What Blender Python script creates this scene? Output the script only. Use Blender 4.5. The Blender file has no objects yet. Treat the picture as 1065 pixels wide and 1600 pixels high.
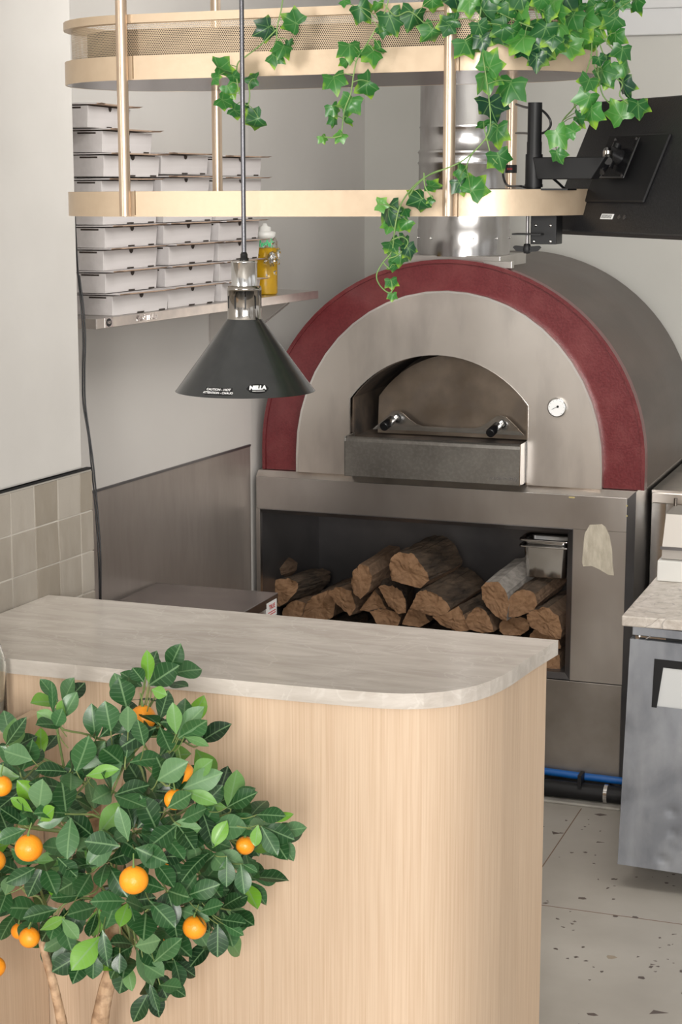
import bpy, math, random
from mathutils import Vector, Matrix, Quaternion
R = math.radians
scene = bpy.context.scene
COL = scene.collection

# ---------------------------------------------------------------- camera
CAM = Vector((0, 0, 2.05)); YAW = R(19.9); FPX = 2800.0
PITCH = math.atan(512 / FPX)
cam = bpy.data.objects.new('camera', bpy.data.cameras.new('camera'))
COL.objects.link(cam); scene.camera = cam
cam.location = CAM; cam.rotation_euler = (R(90) - PITCH, 0, YAW)
cam.data.sensor_fit = 'VERTICAL'; cam.data.sensor_height = 36; cam.data.lens = FPX / 1600 * 36
cam.data.clip_start = .05; cam.data.clip_end = 60

# ---------------------------------------------------------------- world, light, exposure
W = bpy.data.worlds.new('daylight'); scene.world = W; W.use_nodes = True
_nt = W.node_tree; _bg = _nt.nodes['Background']
_tc = _nt.nodes.new('ShaderNodeTexCoord'); _mp = _nt.nodes.new('ShaderNodeMapping'); _mp.inputs['Scale'].default_value = (4.5, 4.5, 1.1)
_nz = _nt.nodes.new('ShaderNodeTexNoise'); _nz.inputs['Scale'].default_value = 1; _nz.inputs['Detail'].default_value = 2
_cr = _nt.nodes.new('ShaderNodeValToRGB'); _cr.color_ramp.elements[0].position = .42; _cr.color_ramp.elements[1].position = .60
_cr.color_ramp.elements[0].color = (.42, .38, .33, 1); _cr.color_ramp.elements[1].color = (1.5, 1.5, 1.48, 1)  # noise patches stand in for unseen bright windows and dark room in reflections
_nt.links.new(_tc.outputs['Generated'], _mp.inputs[0]); _nt.links.new(_mp.outputs[0], _nz.inputs['Vector'])
_nt.links.new(_nz.outputs['Fac'], _cr.inputs[0]); _nt.links.new(_cr.outputs[0], _bg.inputs[0])
W.node_tree.nodes['Background'].inputs[1].default_value = .66

def area(name, loc, target, sx, sy, power, color):
    l = bpy.data.lights.new(name, 'AREA'); l.shape = 'RECTANGLE'; l.size = sx; l.size_y = sy
    l.energy = power; l.color = color
    o = bpy.data.objects.new(name, l); COL.objects.link(o); o.location = loc
    o.rotation_euler = (Vector(target) - Vector(loc)).to_track_quat('-Z', 'Y').to_euler()
    return o
area('window_light', (.25, -1.6, 2.15), (-1.4, 3.4, 1.35), .5, 1.4, 150, (1, .965, .91))
area('shopfront_light', (1.6, -2.4, 1.9), (-1.7, 5.2, 1.5), 3.4, 2.6, 120, (1, .985, .96))
area('added_side_light', (-3.3, -.4, 1.9), (-1.6, 3.2, 1.0), .8, 1.6, 42, (1, .97, .92))  # added unseen source: highlights the oven's steel front, throws shadows to the right
area('added_back_fill', (-.75, 4.1, 2.93), (-1.9, 6.6, 1.35), 1.7, .8, 50, (1, .975, .93))  # added fill that brightens the oven bay and back wall, no known lamp
scene.view_settings.view_transform = 'Standard'
try: scene.view_settings.look = 'None'
except Exception: pass
scene.view_settings.gamma = 1; scene.view_settings.use_curve_mapping = False
scene.view_settings.exposure = 0.0

# ---------------------------------------------------------------- helpers
_fw0 = Vector((-math.sin(YAW), math.cos(YAW), 0)); _rt = Vector((math.cos(YAW), math.sin(YAW), 0))
_fw = _fw0 * math.cos(PITCH) - Vector((0, 0, math.sin(PITCH)))
_up = Vector((0, 0, math.cos(PITCH))) + _fw0 * math.sin(PITCH)
def at(x, y, Y):                       # the point at depth Y (metres) that lies along a measured direction
    d = _fw * FPX + _rt * (x - 532.5) - _up * (y - 800)
    return CAM + d * (Y / d.y)

def root_of(o):
    while o.parent: o = o.parent
    return o
def tag(o, label=None, cat=None, group=None, kind=None):
    if label: o['label'] = label
    if cat: o['category'] = cat
    if group: o['group'] = group
    if kind: o['kind'] = kind
    return o
def thing(name, loc, label, cat, group=None, rotz=0):
    o = bpy.data.objects.new(name, None); COL.objects.link(o); o.location = loc
    o.rotation_euler = (0, 0, rotz); o.empty_display_size = .05
    return tag(o, label, cat, group)

class MB:
    def __init__(s): s.v = []; s.f = []; s.m = []; s.sm = []; s.uv = []; s.hasuv = False; s.tint = []
    def add(s, vs, fs, mat=0, smooth=False, uvs=None, tint=.5):
        b = len(s.v); s.v += [Vector(v) for v in vs]
        for f in fs:
            s.f.append([b + i for i in f]); s.m.append(mat); s.sm.append(smooth)
        s.uv += (uvs if uvs else [(0, 0)] * len(vs)); s.tint += [tint] * len(vs)
        return s
    def box(s, a, b, mat=0, tint=.5):
        x0, y0, z0 = a; x1, y1, z1 = b
        return s.add([(x0,y0,z0),(x1,y0,z0),(x1,y1,z0),(x0,y1,z0),(x0,y0,z1),(x1,y0,z1),(x1,y1,z1),(x0,y1,z1)],
                     [(3,2,1,0),(4,5,6,7),(0,1,5,4),(1,2,6,5),(2,3,7,6),(3,0,4,7)], mat, False, None, tint)
    def obox(s, c, ax, ay, az, hx, hy, hz, mat=0, tint=.5):   # oriented box
        c = Vector(c); vs = []
        for k in (-1, 1):
            for i, j in ((-1,-1),(1,-1),(1,1),(-1,1)):
                vs.append(c + ax*hx*i + ay*hy*j + az*hz*k)
        return s.add(vs, [(3,2,1,0),(4,5,6,7),(0,1,5,4),(1,2,6,5),(2,3,7,6),(3,0,4,7)], mat, False, None, tint)
    def prism(s, poly, z0, z1, mat=0, frame=None, smooth=False, caps=True):
        # poly in (u,v), extruded along w; frame = function(u,v,w)->xyz
        fr = frame or (lambda u, v, w: (u, v, w)); n = len(poly)
        vs = [fr(u, v, z0) for u, v in poly] + [fr(u, v, z1) for u, v in poly]
        s.add(vs, [(i, (i+1) % n, n+(i+1) % n, n+i) for i in range(n)], mat, smooth)
        if caps:
            s.add(vs, [tuple(range(n))[::-1], tuple(range(n, 2*n))], mat, False)
        return s
    def tube(s, pts, r, mat=0, seg=8, cap=True, tint=.5):
        pts = [Vector(p) for p in pts]; n = len(pts)
        rs = r if isinstance(r, (list, tuple)) else [r]*n
        vs = []; ref = None
        for i, p in enumerate(pts):
            t = (pts[min(i+1, n-1)] - pts[max(i-1, 0)]).normalized()
            if ref is None:
                ref = t.orthogonal().normalized()
            ref = (ref - t*ref.dot(t))
            ref = ref.normalized() if ref.length > 1e-6 else t.orthogonal().normalized()
            b = t.cross(ref)
            for k in range(seg):
                a = 2*math.pi*k/seg
                vs.append(p + (ref*math.cos(a) + b*math.sin(a))*rs[i])
        fs = [(i*seg+k, i*seg+(k+1) % seg, (i+1)*seg+(k+1) % seg, (i+1)*seg+k) for i in range(n-1) for k in range(seg)]
        s.add(vs, fs, mat, True, None, tint)
        if cap:
            s.add(vs, [tuple(range(seg))[::-1], tuple(range((n-1)*seg, n*seg))], mat, False, None, tint)
        return s
    def lathe(s, prof, c, mat=0, seg=40, axis='z', cap=False):
        c = Vector(c); vs = []
        for r, h in prof:
            for k in range(seg):
                a = 2*math.pi*k/seg
                p = Vector((r*math.cos(a), r*math.sin(a), h))
                if axis == 'y': p = Vector((p.x, p.z, p.y))
                vs.append(c + p)
        n = len(prof)
        fs = [(i*seg+k, i*seg+(k+1) % seg, (i+1)*seg+(k+1) % seg, (i+1)*seg+k) for i in range(n-1) for k in range(seg)]
        s.add(vs, fs, mat, True)
        if cap:
            s.add(vs, [tuple(range(seg))[::-1], tuple(range((n-1)*seg, n*seg))], mat, False)
        return s
    def build(s, name, mats, parent=None, bevel=0, bseg=2, label=None, solid=0, uv=False, tint=False, sharp=35):
        off = root_of(parent).location if parent else Vector((0, 0, 0))
        me = bpy.data.meshes.new(name)
        me.from_pydata([tuple(v - off) for v in s.v], [], s.f)
        for m in (mats if isinstance(mats, (list, tuple)) else [mats]): me.materials.append(m)
        for p, mi, sm in zip(me.polygons, s.m, s.sm): p.material_index = mi; p.use_smooth = sm
        if uv:
            L = me.uv_layers.new(name='UVMap')
            for lp in me.loops: L.data[lp.index].uv = s.uv[lp.vertex_index]
        if tint:
            A = me.color_attributes.new('tint', 'FLOAT_COLOR', 'POINT')
            for i, t in enumerate(s.tint): A.data[i].color = (t, t, t, 1)
        me.update()
        o = bpy.data.objects.new(name, me); COL.objects.link(o)
        if parent: o.parent = parent
        if solid:
            md = o.modifiers.new('thickness', 'SOLIDIFY'); md.thickness = solid; md.offset = 0
        if bevel:
            md = o.modifiers.new('bevel', 'BEVEL'); md.width = bevel; md.segments = bseg
            md.limit_method = 'ANGLE'; md.angle_limit = R(sharp)
        if label: o['label'] = label
        return o

# ---------------------------------------------------------------- materials
def newmat(name):
    m = bpy.data.materials.new(name); m.use_nodes = True
    nt = m.node_tree; b = nt.nodes['Principled BSDF']
    return m, nt, b
def N(nt, t, **kw):
    n = nt.nodes.new(t)
    for k, v in kw.items(): setattr(n, k, v)
    return n
def plain(name, col, rough=.5, metal=0, **kw):
    m, nt, b = newmat(name)
    b.inputs['Base Color'].default_value = (*col, 1); b.inputs['Roughness'].default_value = rough
    b.inputs['Metallic'].default_value = metal
    for k, v in kw.items(): b.inputs[k.replace('_', ' ')].default_value = v
    return m
def noisy(name, c1, c2, scale=(5, 5, 5), detail=5, rough=(.5, .5), metal=0, bump=0, bdet=6, bscale=None, lo=.35, hi=.65, spec=None, dist=0, c3=None, s3=(1,1,1), w3=.4):
    m, nt, b = newmat(name)
    tc = N(nt, 'ShaderNodeTexCoord'); mp = N(nt, 'ShaderNodeMapping'); mp.inputs['Scale'].default_value = scale
    nz = N(nt, 'ShaderNodeTexNoise'); nz.inputs['Scale'].default_value = 1; nz.inputs['Detail'].default_value = detail
    nz.inputs['Distortion'].default_value = dist
    nt.links.new(tc.outputs['Object'], mp.inputs[0]); nt.links.new(mp.outputs[0], nz.inputs['Vector'])
    cr = N(nt, 'ShaderNodeValToRGB'); cr.color_ramp.elements[0].position = lo; cr.color_ramp.elements[1].position = hi
    cr.color_ramp.elements[0].color = (*c1, 1); cr.color_ramp.elements[1].color = (*c2, 1)
    nt.links.new(nz.outputs['Fac'], cr.inputs[0])
    out = cr.outputs[0]
    if c3:
        mp3 = N(nt, 'ShaderNodeMapping'); mp3.inputs['Scale'].default_value = s3
        n3 = N(nt, 'ShaderNodeTexNoise'); n3.inputs['Scale'].default_value = 1; n3.inputs['Detail'].default_value = 4
        r3 = N(nt, 'ShaderNodeMapRange'); r3.inputs[1].default_value = .45; r3.inputs[2].default_value = .7; r3.inputs[4].default_value = w3
        mx = N(nt, 'ShaderNodeMix', data_type='RGBA'); mx.inputs['B'].default_value = (*c3, 1)
        nt.links.new(tc.outputs['Object'], mp3.inputs[0]); nt.links.new(mp3.outputs[0], n3.inputs['Vector'])
        nt.links.new(n3.outputs['Fac'], r3.inputs[0]); nt.links.new(r3.outputs[0], mx.inputs['Factor'])
        nt.links.new(out, mx.inputs['A']); out = mx.outputs['Result']
    nt.links.new(out, b.inputs['Base Color'])
    mr = N(nt, 'ShaderNodeMapRange'); mr.inputs[3].default_value = rough[0]; mr.inputs[4].default_value = rough[1]
    nt.links.new(nz.outputs['Fac'], mr.inputs[0]); nt.links.new(mr.outputs[0], b.inputs['Roughness'])
    b.inputs['Metallic'].default_value = metal
    if spec is not None: b.inputs['Specular IOR Level'].default_value = spec
    if bump:
        n2 = N(nt, 'ShaderNodeTexNoise'); n2.inputs['Detail'].default_value = bdet; n2.inputs['Scale'].default_value = 1
        mp2 = N(nt, 'ShaderNodeMapping'); mp2.inputs['Scale'].default_value = bscale or scale
        bp = N(nt, 'ShaderNodeBump'); bp.inputs['Strength'].default_value = bump; bp.inputs['Distance'].default_value = .01
        nt.links.new(tc.outputs['Object'], mp2.inputs[0]); nt.links.new(mp2.outputs[0], n2.inputs['Vector'])
        nt.links.new(n2.outputs['Fac'], bp.inputs['Height']); nt.links.new(bp.outputs[0], b.inputs['Normal'])
    return m

M = {}
M['plaster'] = noisy('plaster', (.51,.49,.465), (.555,.535,.51), (3,3,3), rough=(.55,.75), bump=.10, bscale=(12,12,12))
M['wall_back'] = noisy('back_wall_paint', (.50,.49,.455), (.545,.535,.50), (1.5,1.5,1.5), rough=(.5,.7), bump=.04, bscale=(20,20,20))
M['wall_left'] = noisy('left_wall_paint', (.60,.575,.55), (.64,.615,.585), (1.5,1.5,1.5), rough=(.45,.65), bump=.05, bscale=(16,16,16))
M['ceiling'] = plain('ceiling_paint', (.75,.74,.72), .8)
M['grout'] = plain('grout', (.52,.49,.44), .8)
M['steel'] = noisy('brushed_steel', (.50,.475,.455), (.60,.575,.55), (3,3,3), rough=(.25,.38), metal=1, bump=.3, bdet=1, bscale=(3,3,1.5), c3=(.36,.33,.31), s3=(6,6,2), w3=.45)
M['steel_panel'] = noisy('satin_steel', (.66,.61,.565), (.80,.75,.70), (2,2,2), rough=(.28,.40), metal=1, bump=.35, bdet=1, bscale=(2.6,2.6,1.4), c3=(.42,.39,.37), s3=(9,9,3), w3=.5)
M['steel_bright'] = noisy('bright_steel', (.62,.61,.60), (.78,.77,.76), (6,6,6), rough=(.10,.2), metal=1, bump=.02, bscale=(30,30,8))
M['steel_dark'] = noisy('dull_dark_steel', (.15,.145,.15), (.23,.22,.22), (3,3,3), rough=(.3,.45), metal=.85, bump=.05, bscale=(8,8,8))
M['steel_fridge'] = noisy('blue_grey_steel', (.20,.21,.235), (.33,.345,.375), (7,7,5), rough=(.48,.6), metal=.8, bump=.12, bscale=(9,9,9), c3=(.5,.51,.53), s3=(14,14,6), w3=.3, dist=.6)
M['splash'] = noisy('streaked_steel_sheet', (.34,.30,.27), (.385,.34,.31), (6,6,2), rough=(.34,.46), metal=.55, bump=.03, bscale=(40,40,4), dist=.4, c3=(.30,.26,.235), s3=(40,40,8), w3=.35)
M['barrel'] = noisy('dark_bronze_enamel', (.055,.035,.028), (.095,.066,.054), (4,1.5,6), rough=(.30,.45), metal=.25, c3=(.14,.105,.09), s3=(5,2,9), w3=.4, spec=.35, bump=.03, bscale=(40,40,40))
M['red'] = noisy('red_enamel', (.11,.014,.017), (.14,.020,.024), (160,160,160), rough=(.25,.36), bump=.08, bscale=(160,160,160), spec=.55, c3=(.20,.05,.05), s3=(12,12,12), w3=.4)
M['door_steel'] = noisy('heat_tinted_steel', (.20,.16,.125), (.31,.255,.205), (6,6,6), rough=(.24,.38), metal=.95, bump=.2, bscale=(5,5,5), c3=(.2,.17,.15), s3=(16,16,16), w3=.5)
M['mouth_dark'] = noisy('dark_mottled_lining', (.035,.028,.024), (.12,.085,.06), (10,10,10), rough=(.7,.9))  # dark mottled tone for the inside of the oven mouth
M['gold'] = noisy('champagne_paint', (.57,.44,.31), (.60,.47,.335), (40,40,40), rough=(.34,.42), metal=.4, bump=.03, bscale=(120,120,120), spec=.5)
M['gold_tube'] = noisy('champagne_tube', (.60,.46,.34), (.63,.49,.37), (40,40,40), rough=(.26,.34), metal=.7)
M['black'] = plain('matt_black', (.007,.007,.008), .5, 0, Specular_IOR_Level=.35)
M['black_gloss'] = plain('glossy_black', (.006,.006,.007), .22)
M['black_rubber'] = plain('black_rubber', (.015,.015,.017), .38)
M['chrome'] = plain('chrome', (.40,.37,.34), .13, 1)
M['shade'] = noisy('graphite_enamel', (.10,.105,.11), (.115,.12,.125), (40,40,40), rough=(.20,.25), metal=.9, bump=.0)
M['shade_in'] = plain('shade_inside', (.75,.74,.72), .35, .5)
M['white_plastic'] = plain('white_plastic', (.66,.65,.62), .35)
M['card_white'] = noisy('white_cardboard', (.52,.49,.485), (.56,.53,.525), (4,60,60), rough=(.7,.85), bump=.04, bscale=(60,60,60))
M['kraft'] = noisy('kraft_cardboard', (.33,.23,.17), (.42,.30,.22), (50,50,50), rough=(.8,.9))
M['kraft_dark'] = plain('dark_slot', (.035,.025,.02), .9)
M['blue'] = plain('blue_hose', (.006,.10,.36), .35)
M['label_white'] = plain('label_white', (.85,.85,.85), .5)
M['label_red'] = plain('label_red', (.6,.05,.05), .5)
M['trunk'] = noisy('pale_bark', (.42,.26,.15), (.66,.46,.30), (40,40,14), rough=(.7,.85), bump=.5, bscale=(60,60,25), c3=(.20,.11,.06), s3=(50,50,60), w3=.7)
M['twig'] = noisy('green_twig', (.13,.20,.06), (.25,.30,.11), (20,20,20), rough=(.5,.6))
M['vine_stem'] = noisy('vine_stem', (.10,.20,.05), (.20,.32,.10), (20,20,20), rough=(.5,.6))
M['orange'] = noisy('orange_peel', (.93,.29,.012), (.97,.36,.02), (20,20,20), rough=(.30,.4), bump=.12, bscale=(300,300,300), spec=.5)
M['calyx'] = plain('calyx', (.12,.20,.05), .7)
M['bark'] = noisy('log_bark', (.022,.015,.010), (.10,.068,.045), (16,16,60), rough=(.8,.95), bump=1.0, bscale=(18,18,70), lo=.3, hi=.7)
M['cut'] = noisy('cut_wood', (.20,.105,.05), (.33,.19,.10), (26,26,26), rough=(.75,.9), bump=.5, bscale=(60,60,60), c3=(.16,.085,.045), s3=(14,14,14), w3=.65)
M['split'] = noisy('split_wood', (.10,.06,.035), (.20,.125,.078), (12,60,60), rough=(.75,.9), bump=.5, bscale=(12,90,90), c3=(.12,.08,.055), s3=(9,9,9), w3=.6)
M['grey_split'] = noisy('grey_weathered_wood', (.17,.155,.14), (.29,.265,.24), (14,60,60), rough=(.8,.9), bump=.4, bscale=(14,80,80))
M['adhesive'] = noisy('dried_adhesive', (.40,.355,.28), (.52,.47,.38), (60,60,18), rough=(.75,.9), bump=.4, bscale=(70,70,30))
M['curb'] = noisy('stained_curb', (.24,.225,.20), (.40,.38,.34), (9,9,9), rough=(.6,.8), bump=.1)

def wood_mat(name, c1, c2):
    m, nt, b = newmat(name)
    tc = N(nt, 'ShaderNodeTexCoord')
    def ns(sc, det, dist=0):
        mp = N(nt, 'ShaderNodeMapping'); mp.inputs['Scale'].default_value = sc
        n = N(nt, 'ShaderNodeTexNoise'); n.inputs['Scale'].default_value = 1; n.inputs['Detail'].default_value = det; n.inputs['Distortion'].default_value = dist
        nt.links.new(tc.outputs['Object'], mp.inputs[0]); nt.links.new(mp.outputs[0], n.inputs['Vector']); return n
    a = ns((260, 260, 3.5), 3); bb = ns((22, 22, .8), 4, .5)
    ad = N(nt, 'ShaderNodeMath', operation='MULTIPLY_ADD'); ad.inputs[1].default_value = .8
    nt.links.new(a.outputs['Fac'], ad.inputs[0])
    mu = N(nt, 'ShaderNodeMath', operation='MULTIPLY'); mu.inputs[1].default_value = .2
    nt.links.new(bb.outputs['Fac'], mu.inputs[0]); nt.links.new(mu.outputs[0], ad.inputs[2])
    cr = N(nt, 'ShaderNodeValToRGB'); cr.color_ramp.elements[0].position = .34; cr.color_ramp.elements[1].position = .62
    cr.color_ramp.elements[0].color = (*c1, 1); cr.color_ramp.elements[1].color = (*c2, 1)
    nt.links.new(ad.outputs[0], cr.inputs[0]); nt.links.new(cr.outputs[0], b.inputs['Base Color'])
    b.inputs['Roughness'].default_value = .5; b.inputs['Specular IOR Level'].default_value = .35
    bp = N(nt, 'ShaderNodeBump'); bp.inputs['Strength'].default_value = .06; bp.inputs['Distance'].default_value = .003
    nt.links.new(a.outputs['Fac'], bp.inputs['Height']); nt.links.new(bp.outputs[0], b.inputs['Normal'])
    return m
M['oak'] = wood_mat('light_oak_veneer', (.58,.42,.29), (.67,.51,.37))
M['oak_edge'] = plain('oak_edge_band', (.70,.55,.40), .5)

def stone_mat(name, c1, c2, vein, wv, scale, rough, speck=None):
    m, nt, b = newmat(name)
    tc = N(nt, 'ShaderNodeTexCoord')
    mp = N(nt, 'ShaderNodeMapping'); mp.inputs['Scale'].default_value = scale; mp.inputs['Rotation'].default_value = (0, 0, .25)
    n = N(nt, 'ShaderNodeTexNoise'); n.inputs['Scale'].default_value = 1; n.inputs['Detail'].default_value = 9; n.inputs['Roughness'].default_value = .65; n.inputs['Distortion'].default_value = .7
    nt.links.new(tc.outputs['Object'], mp.inputs[0]); nt.links.new(mp.outputs[0], n.inputs['Vector'])
    cr = N(nt, 'ShaderNodeValToRGB'); cr.color_ramp.elements[0].position = .36; cr.color_ramp.elements[1].position = .64
    cr.color_ramp.elements[0].color = (*c1, 1); cr.color_ramp.elements[1].color = (*c2, 1)
    nt.links.new(n.outputs['Fac'], cr.inputs[0])
    # veins: thin lines where a second noise crosses one half
    n2 = N(nt, 'ShaderNodeTexNoise'); n2.inputs['Scale'].default_value = 5.5; n2.inputs['Detail'].default_value = 5; n2.inputs['Distortion'].default_value = 1.2
    nt.links.new(tc.outputs['Object'], n2.inputs['Vector'])
    s1 = N(nt, 'ShaderNodeMath', operation='SUBTRACT'); s1.inputs[1].default_value = .5
    s2 = N(nt, 'ShaderNodeMath', operation='ABSOLUTE')
    s3 = N(nt, 'ShaderNodeMapRange'); s3.inputs[1].default_value = 0; s3.inputs[2].default_value = .012; s3.inputs[3].default_value = wv; s3.inputs[4].default_value = 0
    nt.links.new(n2.outputs['Fac'], s1.inputs[0]); nt.links.new(s1.outputs[0], s2.inputs[0]); nt.links.new(s2.outputs[0], s3.inputs[0])
    mx = N(nt, 'ShaderNodeMix', data_type='RGBA'); mx.inputs['B'].default_value = (*vein, 1)
    nt.links.new(s3.outputs[0], mx.inputs['Factor']); nt.links.new(cr.outputs[0], mx.inputs['A'])
    nt.links.new(mx.outputs['Result'], b.inputs['Base Color'])
    b.inputs['Roughness'].default_value = rough
    return m
M['quartzite'] = stone_mat('taupe_quartzite', (.50,.45,.40), (.63,.58,.53), (.73,.69,.64), .35, (5, 20, 20), .2)
M['granite'] = stone_mat('speckled_granite', (.44,.39,.34), (.66,.61,.56), (.14,.12,.11), .6, (30, 30, 30), .33)

def floor_mat():
    m, nt, b = newmat('terrazzo_floor')
    tc = N(nt, 'ShaderNodeTexCoord')
    n = N(nt, 'ShaderNodeTexNoise'); n.inputs['Scale'].default_value = 2.5; n.inputs['Detail'].default_value = 6
    nt.links.new(tc.outputs['Object'], n.inputs['Vector'])
    cr = N(nt, 'ShaderNodeValToRGB'); cr.color_ramp.elements[0].position = .35; cr.color_ramp.elements[1].position = .68
    cr.color_ramp.elements[0].color = (.36,.33,.29,1); cr.color_ramp.elements[1].color = (.46,.43,.385,1)
    nt.links.new(n.outputs['Fac'], cr.inputs[0]); nt.links.new(cr.outputs[0], b.inputs['Base Color'])
    b.inputs['Roughness'].default_value = .42
    return m
M['floor'] = floor_mat()
M['chip'] = plain('dark_stone_chip', (.10,.075,.065), .45)
M['chip_tan'] = plain('tan_stone_chip', (.33,.27,.20), .45)
M['floor_grout'] = plain('floor_grout', (.20,.13,.09), .8)

def tile_mat():
    m, nt, b = newmat('handmade_tile')
    tc = N(nt, 'ShaderNodeTexCoord')
    n = N(nt, 'ShaderNodeTexNoise'); n.inputs['Scale'].default_value = 22; n.inputs['Detail'].default_value = 6
    mp = N(nt, 'ShaderNodeMapping'); mp.inputs['Scale'].default_value = (1, 1.6, .6)
    nt.links.new(tc.outputs['Object'], mp.inputs[0]); nt.links.new(mp.outputs[0], n.inputs['Vector'])
    at_ = N(nt, 'ShaderNodeAttribute'); at_.attribute_name = 'tint'
    ad = N(nt, 'ShaderNodeMath', operation='MULTIPLY_ADD'); ad.inputs[1].default_value = .45
    nt.links.new(n.outputs['Fac'], ad.inputs[0])
    mu = N(nt, 'ShaderNodeMath', operation='MULTIPLY'); mu.inputs[1].default_value = .55
    nt.links.new(at_.outputs['Fac'], mu.inputs[0]); nt.links.new(mu.outputs[0], ad.inputs[2])
    cr = N(nt, 'ShaderNodeValToRGB'); e = cr.color_ramp.elements; e[0].position = .25; e[1].position = .75
    e[0].color = (.27,.235,.19,1); e[1].color = (.375,.34,.295,1)
    nt.links.new(ad.outputs[0], cr.inputs[0]); nt.links.new(cr.outputs[0], b.inputs['Base Color'])
    b.inputs['Roughness'].default_value = .3
    bp = N(nt, 'ShaderNodeBump'); bp.inputs['Strength'].default_value = .15; bp.inputs['Distance'].default_value = .01
    nt.links.new(n.outputs['Fac'], bp.inputs['Height']); nt.links.new(bp.outputs[0], b.inputs['Normal'])
    return m
M['tile'] = tile_mat()

def leaf_mat(name, cols, vein, nv, ivy=False, rough=.33):
    m, nt, b = newmat(name)
    uv = N(nt, 'ShaderNodeUVMap'); sp = N(nt, 'ShaderNodeSeparateXYZ'); nt.links.new(uv.outputs[0], sp.inputs[0])
    def mth(op, a, bv=None, c=None):
        n = N(nt, 'ShaderNodeMath', operation=op)
        for i, q in enumerate((a, bv, c)):
            if q is None: continue
            if isinstance(q, (int, float)): n.inputs[i].default_value = q
            else: nt.links.new(q, n.inputs[i])
        return n.outputs[0]
    ax = mth('ABSOLUTE', sp.outputs['X'])
    mid = mth('LESS_THAN', ax, .07 if not ivy else .025)
    if not ivy:
        k = mth('FRACT', mth('MULTIPLY', mth('SUBTRACT', sp.outputs['Y'], mth('MULTIPLY', ax, .16)), nv))
        side = mth('LESS_THAN', mth('ABSOLUTE', mth('SUBTRACT', k, .5)), .09)
        vn = mth('MAXIMUM', mid, mth('MULTIPLY', side, .28))
    else:
        l1 = mth('LESS_THAN', mth('ABSOLUTE', mth('SUBTRACT', ax, mth('MULTIPLY', sp.outputs['Y'], .95))), .028)
        l2 = mth('LESS_THAN', mth('ABSOLUTE', mth('ADD', mth('MULTIPLY', ax, .35), sp.outputs['Y'])), .025)
        vn = mth('MAXIMUM', mid, mth('MULTIPLY', mth('MAXIMUM', l1, l2), .7))
    at_ = N(nt, 'ShaderNodeAttribute'); at_.attribute_name = 'tint'
    cr = N(nt, 'ShaderNodeValToRGB'); e = cr.color_ramp.elements
    while len(e) < len(cols): e.new(.5)
    for i, (p, c) in enumerate(cols): e[i].position = p; e[i].color = (*c, 1)
    nt.links.new(at_.outputs['Fac'], cr.inputs[0]); base = cr.outputs[0]
    if ivy:   # variegated: yellow-green towards the rim in patches
        r = mth('SQRT', mth('ADD', mth('MULTIPLY', ax, ax), mth('MULTIPLY', sp.outputs['Y'], sp.outputs['Y'])))
        tc = N(nt, 'ShaderNodeTexCoord'); nz = N(nt, 'ShaderNodeTexNoise'); nz.inputs['Scale'].default_value = 42; nz.inputs['Detail'].default_value = 2
        nt.links.new(tc.outputs['Object'], nz.inputs['Vector'])
        q = mth('MULTIPLY', r, nz.outputs['Fac'])
        mr = N(nt, 'ShaderNodeMapRange'); mr.inputs[1].default_value = .33; mr.inputs[2].default_value = .50; mr.inputs[4].default_value = .85
        nt.links.new(q, mr.inputs[0])
        mx0 = N(nt, 'ShaderNodeMix', data_type='RGBA'); mx0.inputs['B'].default_value = (.27,.46,.035,1)
        nt.links.new(mr.outputs[0], mx0.inputs['Factor']); nt.links.new(base, mx0.inputs['A']); base = mx0.outputs['Result']
    mx = N(nt, 'ShaderNodeMix', data_type='RGBA'); mx.inputs['B'].default_value = (*vein, 1)
    nt.links.new(mth('MULTIPLY', vn, .6), mx.inputs['Factor']); nt.links.new(base, mx.inputs['A'])
    nt.links.new(mx.outputs['Result'], b.inputs['Base Color'])
    b.inputs['Roughness'].default_value = rough
    bp = N(nt, 'ShaderNodeBump'); bp.inputs['Strength'].default_value = .25; bp.inputs['Distance'].default_value = .002
    nt.links.new(vn, bp.inputs['Height']); nt.links.new(bp.outputs[0], b.inputs['Normal'])
    tr = N(nt, 'ShaderNodeBsdfTranslucent'); nt.links.new(mx.outputs['Result'], tr.inputs[0])
    ms = N(nt, 'ShaderNodeMixShader'); ms.inputs[0].default_value = .14
    out = nt.nodes['Material Output']
    nt.links.new(b.outputs[0], ms.inputs[1]); nt.links.new(tr.outputs[0], ms.inputs[2]); nt.links.new(ms.outputs[0], out.inputs[0])
    return m
M['leaf'] = leaf_mat('citrus_leaf', [(0,(.009,.036,.012)), (.35,(.018,.072,.020)), (.62,(.045,.135,.045)), (.82,(.12,.235,.105)), (1,(.17,.40,.03))], (.20,.34,.16), 7)
M['ivy'] = leaf_mat('ivy_leaf', [(0,(.008,.045,.024)), (.4,(.020,.115,.024)), (.75,(.045,.20,.034)), (1,(.12,.32,.045))], (.16,.32,.10), 5, ivy=True)

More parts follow.
